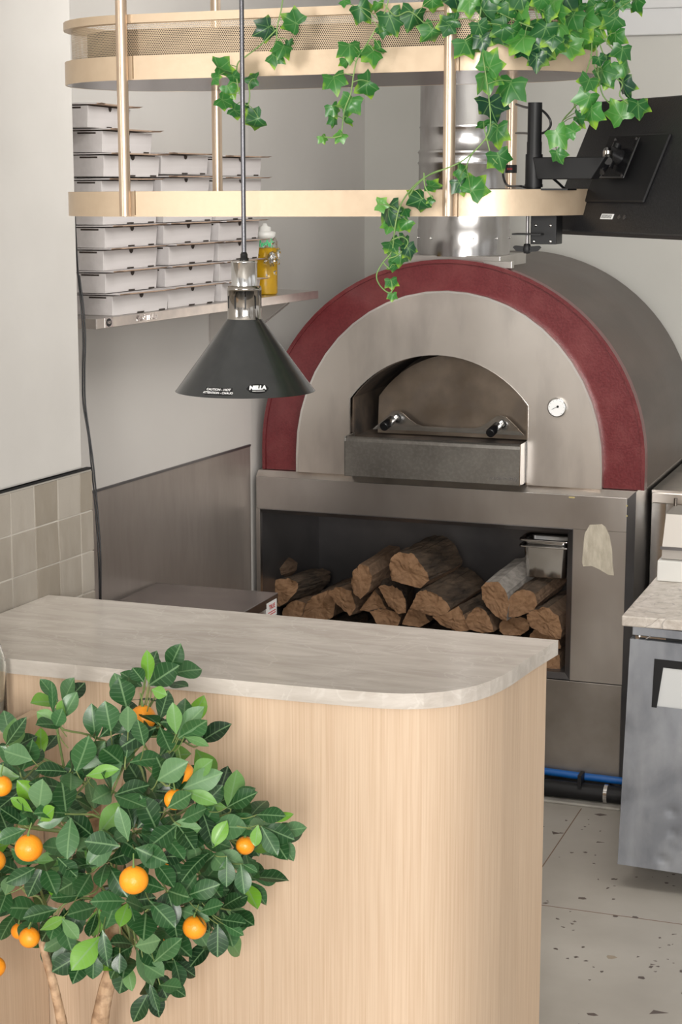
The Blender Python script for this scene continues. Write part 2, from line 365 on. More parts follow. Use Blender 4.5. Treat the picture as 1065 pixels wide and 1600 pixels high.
def mesh_mat():
    m, nt, b = newmat('perforated_sheet')
    b.inputs['Base Color'].default_value = (.58,.45,.31,1); b.inputs['Roughness'].default_value = .38; b.inputs['Metallic'].default_value = .4
    uv = N(nt, 'ShaderNodeUVMap')
    def lattice(off):
        a = N(nt, 'ShaderNodeVectorMath', operation='MULTIPLY_ADD'); p = .0037
        a.inputs[1].default_value = (1/p, 1/(p*1.732), 0); a.inputs[2].default_value = (off, off, 0)
        nt.links.new(uv.outputs[0], a.inputs[0])
        f = N(nt, 'ShaderNodeVectorMath', operation='FRACTION'); nt.links.new(a.outputs[0], f.inputs[0])
        s = N(nt, 'ShaderNodeVectorMath', operation='SUBTRACT'); s.inputs[1].default_value = (.5,.5,0); nt.links.new(f.outputs[0], s.inputs[0])
        k = N(nt, 'ShaderNodeVectorMath', operation='MULTIPLY'); k.inputs[1].default_value = (1,1.732,0); nt.links.new(s.outputs[0], k.inputs[0])
        l = N(nt, 'ShaderNodeVectorMath', operation='LENGTH'); nt.links.new(k.outputs[0], l.inputs[0]); return l.outputs['Value']
    mn = N(nt, 'ShaderNodeMath', operation='MINIMUM'); nt.links.new(lattice(0), mn.inputs[0]); nt.links.new(lattice(.5), mn.inputs[1])
    lt = N(nt, 'ShaderNodeMath', operation='LESS_THAN'); lt.inputs[1].default_value = .36; nt.links.new(mn.outputs[0], lt.inputs[0])
    tr = N(nt, 'ShaderNodeBsdfTransparent'); ms = N(nt, 'ShaderNodeMixShader')
    nt.links.new(lt.outputs[0], ms.inputs[0]); nt.links.new(b.outputs[0], ms.inputs[1]); nt.links.new(tr.outputs[0], ms.inputs[2])
    nt.links.new(ms.outputs[0], nt.nodes['Material Output'].inputs[0])
    return m
M['perf'] = mesh_mat()
def glassy(name, col, rough=.03, alpha=None, ior=1.45):
    m, nt, b = newmat(name)
    b.inputs['Base Color'].default_value = (*col, 1); b.inputs['Roughness'].default_value = rough
    b.inputs['Transmission Weight'].default_value = 1; b.inputs['IOR'].default_value = ior
    return m
M['glass'] = glassy('pale_green_glass', (.95,.985,.975), .0)
M['juice'] = plain('yellow_liquid', (.62,.36,.012), .18)
M['clear_plastic'] = glassy('cloudy_plastic', (.93,.92,.86), .12, ior=1.2)
M['wrap'] = glassy('plastic_wrap', (.97,.97,.97), .05, ior=1.3)
M['green_print'] = plain('green_print', (.05,.42,.16), .5)

# ================================================================ SETTING
def struct(o, kind='structure'): o['kind'] = kind; return o
wd = Vector((.063, .998, 0)).normalized(); wn = Vector((.998, -.063, 0)).normalized()   # left wall direction and its normal

fl = MB()
fl.box((-4, -1, -.05), (2.5, 7.3, 0), 0)
rnd = random.Random(5)
o = fl.build('floor', [M['floor']]); struct(o)
# inlaid chips and joints of the floor
ch = MB()
def chip(cx, cy, s, mat, asp=1, rot=None):
    n = rnd.randint(3, 6); a0 = rnd.random()*6.28 if rot is None else rot
    pts = []
    for k in range(n):
        a = 6.28*k/n + rnd.uniform(-.3, .3); r = s*rnd.uniform(.6, 1.2)
        x, y = r*math.cos(a)*asp, r*math.sin(a)
        pts.append((cx + x*math.cos(a0) - y*math.sin(a0), cy + x*math.sin(a0) + y*math.cos(a0)))
    ch.prism(pts, -.004, .0004, mat)
for k in range(70):
    cx, cy = rnd.uniform(-1.5, -.3), rnd.uniform(3.6, 5.7)
    chip(cx, cy, rnd.uniform(.004, .008), 0)
    for j in range(rnd.choice((0, 0, 1, 3, 5))):
        chip(cx + rnd.gauss(0, .05), cy + rnd.gauss(0, .05), rnd.uniform(.0025, .006), 0, rnd.uniform(1, 2.2))
def onfloor(x, y):
    d = _fw*FPX + _rt*(x-532.5) - _up*(y-800); return CAM + d*(-CAM.z/d.z)
for (x, y, s, asp, mt) in ((868,1302,.017,1.5,0), (938,1273,.012,2,0), (937,1316,.010,1.8,0), (958,1405,.006,1,0), (961,1432,.009,1,0), (992,1433,.010,1.2,0),
                           (1002,1528,.009,1.4,0), (1025,1582,.014,2,0), (910,1404,.008,2.4,0), (954,1496,.016,1,1), (925,1585,.009,1.6,0), (996,1495,.008,1,0), (1018,1507,.007,1.3,0), (884,1282,.008,1,0)):
    p = onfloor(x, y); chip(p.x, p.y, s, mt, asp, .1)
ch.box((-1.19, 3.0, -.004), (-1.1865, 5.64, .0003), 2)
ch.box((-3.6, 4.796, -.004), (2.4, 4.7995, .0003), 2)
ch.box((.01, 3.0, -.004), (.0135, 5.64, .0003), 2)
struct(ch.build('floor_inlay', [M['chip'], M['chip_tan'], M['floor_grout']]))

struct(MB().box((-4, -.2, 3.0), (1.6, 7.3, 3.1)).build('ceiling', M['ceiling']))
# back wall with a shallow ledge high up
struct(MB().box((-3.2, 7.0, 0), (2.5, 7.15, 3.0)).build('wall_back', M['wall_back']))
struct(MB().box((-2.42, 6.955, 2.605), (2.5, 7.0, 3.0)).box((-2.42, 6.935, 2.70), (2.5, 6.957, 3.0)).build('trim_1', plain('ledge_paint', (.62,.62,.62), .6), bevel=.004))
# left wall of the oven bay (set back)
def wall_strip(pts, z0, z1, t):
    b = MB(); n = len(pts)
    for i in range(n-1):
        (xa, ya), (xb, yb) = pts[i], pts[i+1]
        b.add([(xa,ya,z0),(xb,yb,z0),(xb,yb,z1),(xa,ya,z1),(xa-t,ya,z0),(xb-t,yb,z0),(xb-t,yb,z1),(xa-t,ya,z1)],
              [(0,1,2,3),(7,6,5,4),(0,3,7,4),(1,5,6,2),(3,2,6,7),(0,4,5,1)])
    return b
struct(wall_strip([(-2.545,3.70),(-2.42,5.76),(-2.432,7.05)], 0, 3.0, .15).build('wall_left', M['wall_left']))
# nearer wall stub: plaster above, tiles below
def wp(y, off=0): return (-2.06 + .0631*(y-3.44) + off)
y0, y1 = 1.9, 3.80
b = MB()
b.add([(wp(y0),y0,1.376),(wp(y1),y1,1.376),(wp(y1),y1,3),(wp(y0),y0,3),(wp(y0)-.50,y0,1.376),(wp(y1)-.50,y1,1.376),(wp(y1)-.50,y1,3),(wp(y0)-.5,y0,3)],
      [(0,1,2,3),(7,6,5,4),(0,3,7,4),(1,5,6,2),(3,2,6,7),(0,4,5,1)])
struct(b.build('wall_left_front', M['plaster'], bevel=.006))
b = MB()
yt = 3.838
b.add([(wp(y0)-.0012,y0,0),(wp(yt)-.0012,yt,0),(wp(yt)-.0012,yt,1.372),(wp(y0)-.0012,y0,1.372),(wp(y0)-.50,y0,0),(wp(yt)-.50,yt,0),(wp(yt)-.50,yt,1.372),(wp(y0)-.5,y0,1.372)],
      [(0,1,2,3),(7,6,5,4),(0,3,7,4),(1,5,6,2),(3,2,6,7),(0,4,5,1)])
struct(b.build('wall_left_lower', M['grout']))
b = MB(); rt_ = random.Random(3)
edges = [3.843, 3.785]
while edges[-1] > 2.0: edges.append(edges[-1] - .0985)
rows = [1.367, 1.268, 1.168, 1.068, .968, .868]
for i in range(len(edges)-1):
    for j in range(len(rows)-1):
        g = .0016; ya, yb = edges[i+1]+g, edges[i]-g; za, zb = rows[j+1]+g, rows[j]-g
        e = [rt_.uniform(-.0008,.0008) for _ in range(4)]; lift = rt_.uniform(0, .0012)
        xs = lambda y, k: wp(y) + lift + e[k]
        b.add([(xs(ya,0),ya,za),(xs(yb,1),yb,za),(xs(yb,2),yb,zb),(xs(ya,3),ya,zb),(wp(ya)-.002,ya,za),(wp(yb)-.002,yb,za),(wp(yb)-.002,yb,zb),(wp(ya)-.002,ya,zb)],
              [(0,1,2,3),(0,4,5,1),(1,5,6,2),(2,6,7,3),(3,7,4,0)], 0, False, None, rt_.random())
struct(b.build('wall_left_tiles', M['tile'], bevel=.0015, tint=True))
b = MB()
b.add([(wp(y0)+.004,y0,1.3705),(wp(yt)+.004,yt,1.3705),(wp(yt)+.004,yt,1.3745),(wp(y0)+.004,y0,1.3745),(wp(y0)-.012,y0,1.3705),(wp(yt)-.012,yt,1.3705),(wp(yt)-.012,yt,1.3745),(wp(y0)-.012,y0,1.3745)],
      [(0,1,2,3),(7,6,5,4),(0,3,7,4),(1,5,6,2),(3,2,6,7),(0,4,5,1)])
struct(b.build('trim_2', M['black']))

# steel sheet on the wall beside the oven
def off_wall(y, off):   # the bay's left wall between Y 3.70 and 5.76
    t = (y-3.70)/(5.76-3.70); return -2.545 + .125*t + off
b = MB(); ya, yb = 3.75, 5.742
b.add([(off_wall(ya,.004),ya,.3),(off_wall(yb,.004),yb,.3),(off_wall(yb,.004),yb,1.15),(off_wall(ya,.004),ya,1.15),(off_wall(ya,.0005),ya,.3),(off_wall(yb,.0005),yb,.3),(off_wall(yb,.0005),yb,1.15),(off_wall(ya,.0005),ya,1.15)],
      [(0,1,2,3),(7,6,5,4),(0,3,7,4),(1,5,6,2),(3,2,6,7),(0,4,5,1)])
o = b.build('splashback', M['splash']); tag(o, 'streaky grey brown steel sheet fixed to the wall beside the oven', 'splashback')
b = MB().add([(off_wall(ya,.007),ya,1.147),(off_wall(yb,.007),yb,1.147),(off_wall(yb,.007),yb,1.154),(off_wall(ya,.007),ya,1.154),(off_wall(ya,0),ya,1.147),(off_wall(yb,0),yb,1.147),(off_wall(yb,0),yb,1.154),(off_wall(ya,0),ya,1.154)],
      [(0,1,2,3),(7,6,5,4),(0,3,7,4),(1,5,6,2),(3,2,6,7),(0,4,5,1)])
b.build('edge_strip', M['steel_dark'], o, label='thin dark strip along the top edge')
# ================================================================ PIZZA OVEN
OX, OZ = -1.713, 1.14
def arch(a, bz, zc, zb, n=44, e=2.0):
    pts = [(-a, zb)]
    for k in range(n+1):
        t = math.pi - math.pi*k/n; c, s = math.cos(t), math.sin(t)
        pts.append((a*math.copysign(abs(c)**(2/e), c), zc + bz*abs(s)**(2/e)))
    pts.append((a, zb)); return pts
fr_xz = lambda u, v, w: (OX+u, w, v)
oven = thing('pizza_oven', (OX, 5.8, 1.06), 'large arched pizza oven with red rim and steel front standing on the steel base', 'pizza oven')
def ring(outer, inner, ya, yb, mat, name, bevel=0, label=None, inward=True):
    b = MB(); n = len(outer)
    vs = [fr_xz(u, v, ya) for u, v in outer] + [fr_xz(u, v, ya) for u, v in inner] + [fr_xz(u, v, yb) for u, v in outer] + [fr_xz(u, v, yb) for u, v in inner]
    fs = []
    for i in range(n-1):
        fs += [(i, i+1, n+i+1, n+i), (2*n+i+1, 2*n+i, 3*n+i, 3*n+i+1)]
    sm = []
    for i in range(n-1):
        sm += [(i+1, i, 2*n+i, 2*n+i+1), (n+i, n+i+1, 3*n+i+1, 3*n+i)]
    b.add(vs, fs, 0); b.add(vs, sm + [(0, n, 3*n, 2*n), (n-1, 3*n-1, 4*n-1, 2*n-1)], 0, False)
    o = b.build(name, mat, oven, bevel=bevel, label=label)
    for p in o.data.polygons[len(fs):]: p.use_smooth = True
    return o
zb = 1.062
outer = arch(.672, .658, 1.142, zb)
# barrel shell
b = MB(); n = len(outer)
vs = []
lay = [(5.803, .995), (5.86, 1.0), (6.3, 1.0), (6.80, 1.0), (6.83, .985)]
for y, s in lay: vs += [fr_xz(u*s, zb + (v-zb)*s, y) for u, v in outer]
b.add(vs, [(k*n+i, k*n+i+1, (k+1)*n+i+1, (k+1)*n+i) for k in range(len(lay)-1) for i in range(n-1)], 0, True)
b.add(vs, [tuple(range((len(lay)-1)*n, len(lay)*n))], 0)
b.build('barrel', M['barrel'], oven, label='dark bronze arched oven body')
# red front ring
inner = arch(.533, .568, 1.125, zb)
ring(outer, inner, 5.79, 5.815, M['red'], 'red_rim', bevel=.004, label='red enamel band around the arch')
o2 = arch(.676, .662, 1.142, zb)
ring(o2, arch(.664, .650, 1.142, zb), 5.784, 5.83, M['red'], 'rim_flange')
# opening outline
def opening(s=1.0, zbase=1.20, n=24, dx=0):
    hw, zs, rise = .311*s, 1.328, .158
    Rr = (hw*hw + rise*rise)/(2*rise); cz = zs + rise - Rr; a0 = math.asin(hw/Rr)
    pts = [(-hw+dx, zbase)]
    for k in range(n+1):
        a = -a0 + 2*a0*k/n; pts.append((Rr*math.sin(a)+dx, cz + Rr*math.cos(a)))
    pts.append((hw+dx, zbase)); return pts
OPX = -.0275
M['panel_edge'] = plain('polished_edge', (.82,.80,.77), .3, 1)
# front panel: outline arch minus opening, matched point counts
pout = arch(.538, .575, 1.125, zb, n=24, e=2.03)
pin = opening(1, zb, 24, OPX)
ring(pout, pin, 5.762, 5.790, M['steel_panel'], 'front_panel', bevel=.003, label='satin steel front plate with arched opening')
ring(arch(.5395, .5765, 1.125, zb, 24, 2.03), arch(.533, .570, 1.125, zb, 24, 2.03), 5.761, 5.796, M['panel_edge'], 'panel_edge', label='bright polished edge of the front plate')
ring(opening(1.012, zb, 24, OPX), opening(.998, zb, 24, OPX), 5.760, 5.786, M['steel_bright'], 'opening_edge')
# tunnel behind the opening and its back
b = MB(); tin = opening(1.0, zb, 24, OPX); n = len(tin)
vs = [fr_xz(u, v, 5.79) for u, v in tin] + [fr_xz(u*1.05, v, 6.25) for u, v in tin]
b.add(vs, [(i, i+1, n+i+1, n+i) for i in range(n-1)] + [tuple(range(n, 2*n))], 0, False)
b.add([fr_xz(-.34, 1.19, 5.79), fr_xz(.30, 1.19, 5.79), fr_xz(.34, 1.19, 6.25), fr_xz(-.36, 1.19, 6.25)], [(0,1,2,3)])
b.build('oven_mouth', M['mouth_dark'], oven, solid=.004, label='dark inside of the oven mouth')
# door
b = MB(); dpts = opening(.93, 1.20, 24, 0)
dfr = lambda u, v, w: (OX + .005 + u, w + (v-1.2)*.10, 1.195 + (v-1.2)*.985)
b.prism(dpts, 5.895, 5.915, 0, dfr)
door = b.build('oven_door', M['door_steel'], oven, bevel=.002, label='heat tinted arched door')
# humped door bracket with two handles
b = MB()
def P58(x, y): p = at(x, y, 5.865); return (p.x, p.z)
hump = [P58(*q) for q in ((583,670),(600,655),(611,645),(615,642),(622,641.5),(629,645),(640,655),(650,662),(662,665.5),(700,667.5),(740,668.5),(752,666.5),(765,658),(776,650),(783,649),(790,651),(800,660),(819,680))]
b.prism(hump[::-1], 5.858, 5.866, 0, lambda u, v, w: (u, w, v))
b.build('door_bracket', M['steel_bright'], oven, bevel=.0015)
for (xa, ya, xb, yb) in ((617,652,599,667),(782,661,765,677)):
    a = at(xa, ya, 5.86); e = at(xb, yb, 5.76); mid = a.lerp(e, .3)
    h = MB().tube([mid, a.lerp(e,.32), e.lerp(a,.03), e], [.013,.0155,.0155,.012], 0, 16).build('door_handle', M['black_gloss'], oven)
    MB().tube([a, mid], .010, 0, 14).build('handle_stem', M['steel_bright'], h, label='steel stem')
# hearth extension box under the mouth
hx0, hx1 = -2.048, -1.432
b = MB()
prof = [(5.79,1.07),(5.69,1.07),(5.69,1.190),(5.694,1.200),(5.704,1.206),(5.715,1.203),(5.735,1.193),(5.79,1.190)]
b.prism([(y, z) for y, z in prof][::-1], hx0, hx1, 0, lambda u, v, w: (w, u, v))
b.box((hx0, 5.69, 1.07), (hx0+.004, 5.79, 1.207))
ldg = b.build('hearth_ledge', noisy('worn_steel', (.25,.24,.225), (.31,.30,.28), (6,6,6), rough=(.28,.40), metal=.95, c3=(.5,.48,.45), s3=(90,90,90), w3=.25, bump=.05, bscale=(40,40,40)), oven, bevel=.0015, label='scuffed dark steel ledge below the mouth')
MB().box((hx1-.001, 5.688, 1.07), (hx1+.001, 5.775, 1.208)).build('ledge_side', M['steel_bright'], oven, label='bright end plate of the ledge')
# thermometer
t0 = at(871.5, 636, 5.77); TX, TZ = t0.x, t0.z
th = MB().lathe([(0,-.004),(.031,-.004),(.033,-.010),(.031,-.016),(.028,-.017)], (TX,5.765,TZ), 0, 32, 'y').build('thermometer', M['steel_bright'], oven)
MB().lathe([(.0,-.0165),(.028,-.0165)], (TX,5.765,TZ), 0, 32, 'y').build('dial', M['label_white'], th, label='white dial')
b = MB().tube([(TX-.016,5.748,TZ-.006),(TX+.006,5.748,TZ+.005)], .0007, 0, 6).lathe([(0,-.0185),(.004,-.0185)], (TX+.004,5.765,TZ+.004), 0, 12, 'y')
for k in range(11):
    a = R(-140 + 28*k + 90); b.tube([(TX+.023*math.cos(a),5.7482,TZ+.023*math.sin(a)),(TX+.026*math.cos(a),5.7482,TZ+.026*math.sin(a))], .0004, 0, 4)
b.build('needle', M['black'], th, label='black needle and scale marks')
# flue
CXF, CYF = -1.715, 5.97
MB().box((-1.905, 5.82, 1.74), (-1.545, 6.17, 1.815)).box((-1.60, 5.80, 1.775), (-1.50, 5.83, 1.80)).build('flue_base', M['steel'], oven, bevel=.003)
prof = [(.158,1.812),(.158,1.900),(.1555,1.903),(.1555,2.115),(.160,2.120),(.1555,2.128),(.1555,2.150),(.160,2.156),(.1555,2.163),(.152,2.166),(.152,2.235),(.155,2.239),(.152,2.244),(.152,2.99)]
fp = MB().lathe(prof, (CXF, CYF, 0), 0, 64)
fo = fp.build('flue_pipe', noisy('galvanised_pipe', (.40,.39,.39), (.60,.59,.58), (9,9,2), rough=(.14,.30), metal=1, bump=.12, bscale=(9,9,3), c3=(.30,.27,.27), s3=(14,14,5), w3=.6), oven, label='round steel flue pipe')
for a in (-150, -118, -62, -30, 5):
    b = MB().lathe([(0,.0),(.004,.0),(.0035,.003)], (0,0,0), 0, 10)
    m4 = Matrix.Translation((CXF + .158*math.cos(R(a)), CYF + .158*math.sin(R(a)), 1.872)) @ Matrix.Rotation(R(a), 4, 'Z') @ Matrix.Rotation(R(90), 4, 'Y')
    b.v = [m4 @ v for v in b.v]; b.build('rivet', M['steel_bright'], fo)

def text_mesh(txt, size, spacing=1.0, extrude=0.0, bold=0.0):
    cu = bpy.data.curves.new('lettering', 'FONT'); cu.body = txt; cu.size = size; cu.align_x = 'CENTER'; cu.align_y = 'CENTER'
    cu.space_character = spacing; cu.extrude = extrude; cu.offset = bold; cu.resolution_u = 3
    ob = bpy.data.objects.new('lettering', cu); COL.objects.link(ob)
    dg = bpy.context.evaluated_depsgraph_get(); me = bpy.data.meshes.new_from_object(ob.evaluated_get(dg))
    vs = [v.co.copy() for v in me.vertices]; fs = [tuple(p.vertices) for p in me.polygons]
    bpy.data.objects.remove(ob); bpy.data.curves.remove(cu); bpy.data.meshes.remove(me)
    return vs, fs
def add_text(mb, txt, size, fn, mat=0, **kw):
    vs, fs = text_mesh(txt, size, **kw); mb.add([fn(v.x, v.y, v.z) for v in vs], fs, mat)
b = MB(); add_text(b, 'made in Italy', .019, lambda x, y, z: (-1.487+x, 5.6888-z, 1.092+y), extrude=.0006)
b.build('lettering', M['steel_dark'], ldg, label='small dark lettering made in Italy')

# ================================================================ OVEN BASE
st = thing('oven_base', (-1.74, 6.2, .08), 'stainless steel base under the oven with a long firewood opening', 'oven base')
SX0, SX1, SYF = -2.40, -1.062, 5.75
ox0, ox1, oz0, oz1 = -2.385, -1.285, .424, .925
c = .024
b = MB()   # face frame: top rail, right post, left post
def face(b, xa, xb, za, zb, y=SYF): b.box((xa, y, za), (xb, y+.02, zb))
face(b, SX0, SX1-c, oz1+.0, 1.06-c+.004); 
b.build('top_rail', M['steel'], st, bevel=.002)
MB().add([(SX0,SYF,1.06-c),(SX1-c,SYF,1.06-c),(SX1,SYF+c,1.06),(SX0,SYF+c,1.06),(SX0,6.84,1.06),(SX1,6.84,1.06),(SX0,6.84,1.04),(SX1,6.84,1.04),(SX0,SYF+c,1.02),(SX1,SYF+c,1.02)],
         [(0,1,2,3),(3,2,5,4),(4,5,7,6),(0,3,8),(1,9,2),(8,9,1,0)]).build('top_plate', M['steel_panel'], st)
MB().box((ox1+.022, SYF, .407), (SX1-c, SYF+.02, oz1)).build('front_post', M['steel'], st, label='wide steel post right of the opening')
MB().add([(SX1-c,SYF,.085),(SX1,SYF+c,.085),(SX1,SYF+c,1.06),(SX1-c,SYF,1.06-c)], [(0,1,2,3)]).build('corner_chamfer', M['steel_dark'], st, solid=.002)  # dark steel here stands in for the shade on the right-facing chamfer
MB().box((SX1-.006, SYF+c, .085), (SX1, 6.84, 1.058)).build('side_panel', M['steel'], st)
MB().box((SX0, SYF, .085), (SX1-c, SYF+.02, .404)).build('lower_panel', noisy('darker_brown_steel', (.26,.235,.21), (.36,.33,.30), (5,5,5), rough=(.34,.46), metal=.9), st, bevel=.002)  # lower panel in a darker, browner steel than the posts
MB().box((SX0, SYF, .407), (ox0, SYF+.02, oz1)).build('side_post', M['steel'], st)
b = MB()   # reveal strips around the opening
b.add([(ox0,SYF-.001,oz1),(ox1+.022,SYF-.001,oz1),(ox1,SYF+.025,oz1-.018),(ox0,SYF+.025,oz1-.018)], [(0,1,2,3)])
b.add([(ox1+.022,SYF-.001,oz1),(ox1+.022,SYF-.001,oz0-.022),(ox1,SYF+.025,oz0),(ox1,SYF+.025,oz1-.018)], [(0,1,2,3)])
b.add([(ox0,SYF-.001,oz0-.016),(ox1+.022,SYF-.001,oz0-.016),(ox1,SYF+.025,oz0),(ox0,SYF+.025,oz0)], [(0,1,2,3)])
b.build('opening_reveal', M['steel_dark'], st, solid=.002)
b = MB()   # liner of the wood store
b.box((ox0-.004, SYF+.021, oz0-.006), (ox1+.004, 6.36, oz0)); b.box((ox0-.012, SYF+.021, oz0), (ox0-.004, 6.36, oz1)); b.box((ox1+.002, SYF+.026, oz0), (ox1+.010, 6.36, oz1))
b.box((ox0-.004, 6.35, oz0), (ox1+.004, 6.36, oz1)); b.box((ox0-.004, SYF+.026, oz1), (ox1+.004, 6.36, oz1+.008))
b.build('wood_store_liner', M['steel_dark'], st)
b = MB(); pts = [P for P in ((921,820),(940,819),(946,824),(952,838),(956,860),(957,885),(959,899),(950,898),(935,889),(924,884),(911,885),(909,878),(911,855),(913,834))]
pp = [(at(x,y,SYF).x, at(x,y,SYF).z) for x, y in pts]
b.prism(pp[::-1], SYF-.0022, SYF, 0, lambda u, v, w: (u, w, v)); b.build('adhesive_patch', M['adhesive'], st, label='rough tan patch of dried adhesive')
for (x, y, w) in ((893,777,.010),(979.0,790,.003),(979,806,.0025)):
    p = at(x, y, SYF); MB().box((p.x-w, SYF-.0008, p.z-.003), (p.x+w, SYF, p.z+.002)).build('yellow_tape', plain('yellow_residue', (.44,.36,.16), .7), st, label='scrap of yellow residue')
# pipes and curb under the base
b = MB().tube([(-2.3,5.735,.085),(-1.35,5.735,.083),(-1.22,5.733,.0805),(-1.09,5.735,.079),(-1.045,5.735,.078)], .0125, 0, 16)
o = b.build('blue_hose', M['blue']); tag(o, 'bright blue water hose running along the foot of the oven base', 'hose')
b = MB().tube([(-2.3,5.70,.040),(-1.03,5.70,.040)], .029, 0, 24)
o = b.build('black_pipe', M['black']); tag(o, 'thick black pipe lying below the blue hose', 'pipe')
MB().tube([(-1.124,5.70,.040),(-1.112,5.70,.040)], .032, 0, 24).build('pipe_clamp', M['steel_bright'], o, label='steel clamp')
MB().box((-1.210,5.668,.058), (-1.198,5.722,.103)).build('hose_clip', M['black'], o)
MB().box((-2.4, 5.655, 0), (SX1, 6.84, .010)).build('baseboard_oven', M['curb'], bevel=.004)['kind'] = 'structure'
for x in (-2.3, -1.12):
    for y in (5.86, 6.7): MB().tube([(x, y, .010), (x, y, .09)], .02, 0, 16).build('foot', M['steel_dark'], st)

# ================================================================ FIREWOOD
def log(label, sec, yf, L, yaw=0, pitch=0, mats=('cut','split','bark'), bark=(), group=None, seed=0, cx=None):
    # sec: end-face outline in photo directions taken at depth yf; bark: indices of outline edges covered with bark
    from mathutils import noise as mn
    rg = random.Random(seed)
    P = [Vector((at(x,y,yf).x, 0, at(x,y,yf).z)) for x, y in sec]
    C = sum(P, Vector())/len(P)
    out = []; eb = []; K = 7
    for i, p in enumerate(P):
        q = P[(i+1) % len(P)]
        for k in range(K):
            t = k/K; v = p.lerp(q, t); nrm = (v - C).normalized()
            out.append(v + nrm*(math.sin(math.pi*t)*(.005 if i in bark else .0))); eb.append(i)
    d = Vector((math.sin(R(yaw))*math.cos(R(pitch)), math.cos(R(yaw))*math.cos(R(pitch)), math.sin(R(pitch))))
    n = len(out); S = 22; vs = []; so = Vector((seed*3.1, seed*1.7, 0))
    base = Vector((C.x, yf, C.z))
    def endface(r, w): return d*(w*.012*mn.noise(r*22+so) + w*.005*mn.noise(r*90+so))
    for k in range(S):
        t = k/(S-1)
        for i, v in enumerate(out):
            r = v - C; u = r.normalized(); bk = eb[i] in bark
            q = Vector((r.x*(95 if bk else 120), r.z*(95 if bk else 120), t*L*(26 if bk else 9)))
            a = (.0065 if bk else .0022)*mn.noise(q+so) + (.003 if bk else .0012)*mn.noise(q*2.3+so) + .004*mn.noise(Vector((r.x*12, r.z*12, t*L*9))+so)
            vs.append(Vector((v.x, yf, v.z)) - base + u*a*(1 if k else .7) + d*L*t + (endface(r, 1) if k == 0 else Vector()))
    me_v = list(vs); fs, mi = [], []; prev = list(range(n))
    for f in (.8, .6, .4, .2):
        st0 = len(me_v)
        for i in range(n): r = (vs[i] - endface(out[i]-C, 1))*f; me_v.append(r + endface(r*.9, 1))
        for i in range(n): fs.append((prev[i], st0+i, st0+(i+1) % n, prev[(i+1) % n])); mi.append(0)
        prev = list(range(st0, st0+n))
    me_v.append(Vector()); cidx = len(me_v)-1; me_v.append(d*L); bidx = len(me_v)-1
    for i in range(n): fs.append((prev[i], cidx, prev[(i+1) % n])); mi.append(0)
    for i in range(n): fs.append(((S-1)*n+(i+1) % n, bidx, (S-1)*n+i)); mi.append(0)
    for k in range(S-1):
        for i in range(n):
            fs.append((k*n+i, k*n+(i+1) % n, (k+1)*n+(i+1) % n, (k+1)*n+i)); mi.append(2 if eb[i] in bark else 1)
    me = bpy.data.meshes.new('firewood_log'); me.from_pydata([tuple(v) for v in me_v], [], fs)
    for m_ in mats: me.materials.append(M[m_])
    for p, q in zip(me.polygons, mi): p.material_index = q
    o = bpy.data.objects.new('firewood_log', me); COL.objects.link(o); o.location = base
    tag(o, label, 'firewood', group)
    return o
G = 'split logs stacked in the opening under the oven'
Yw = 5.93
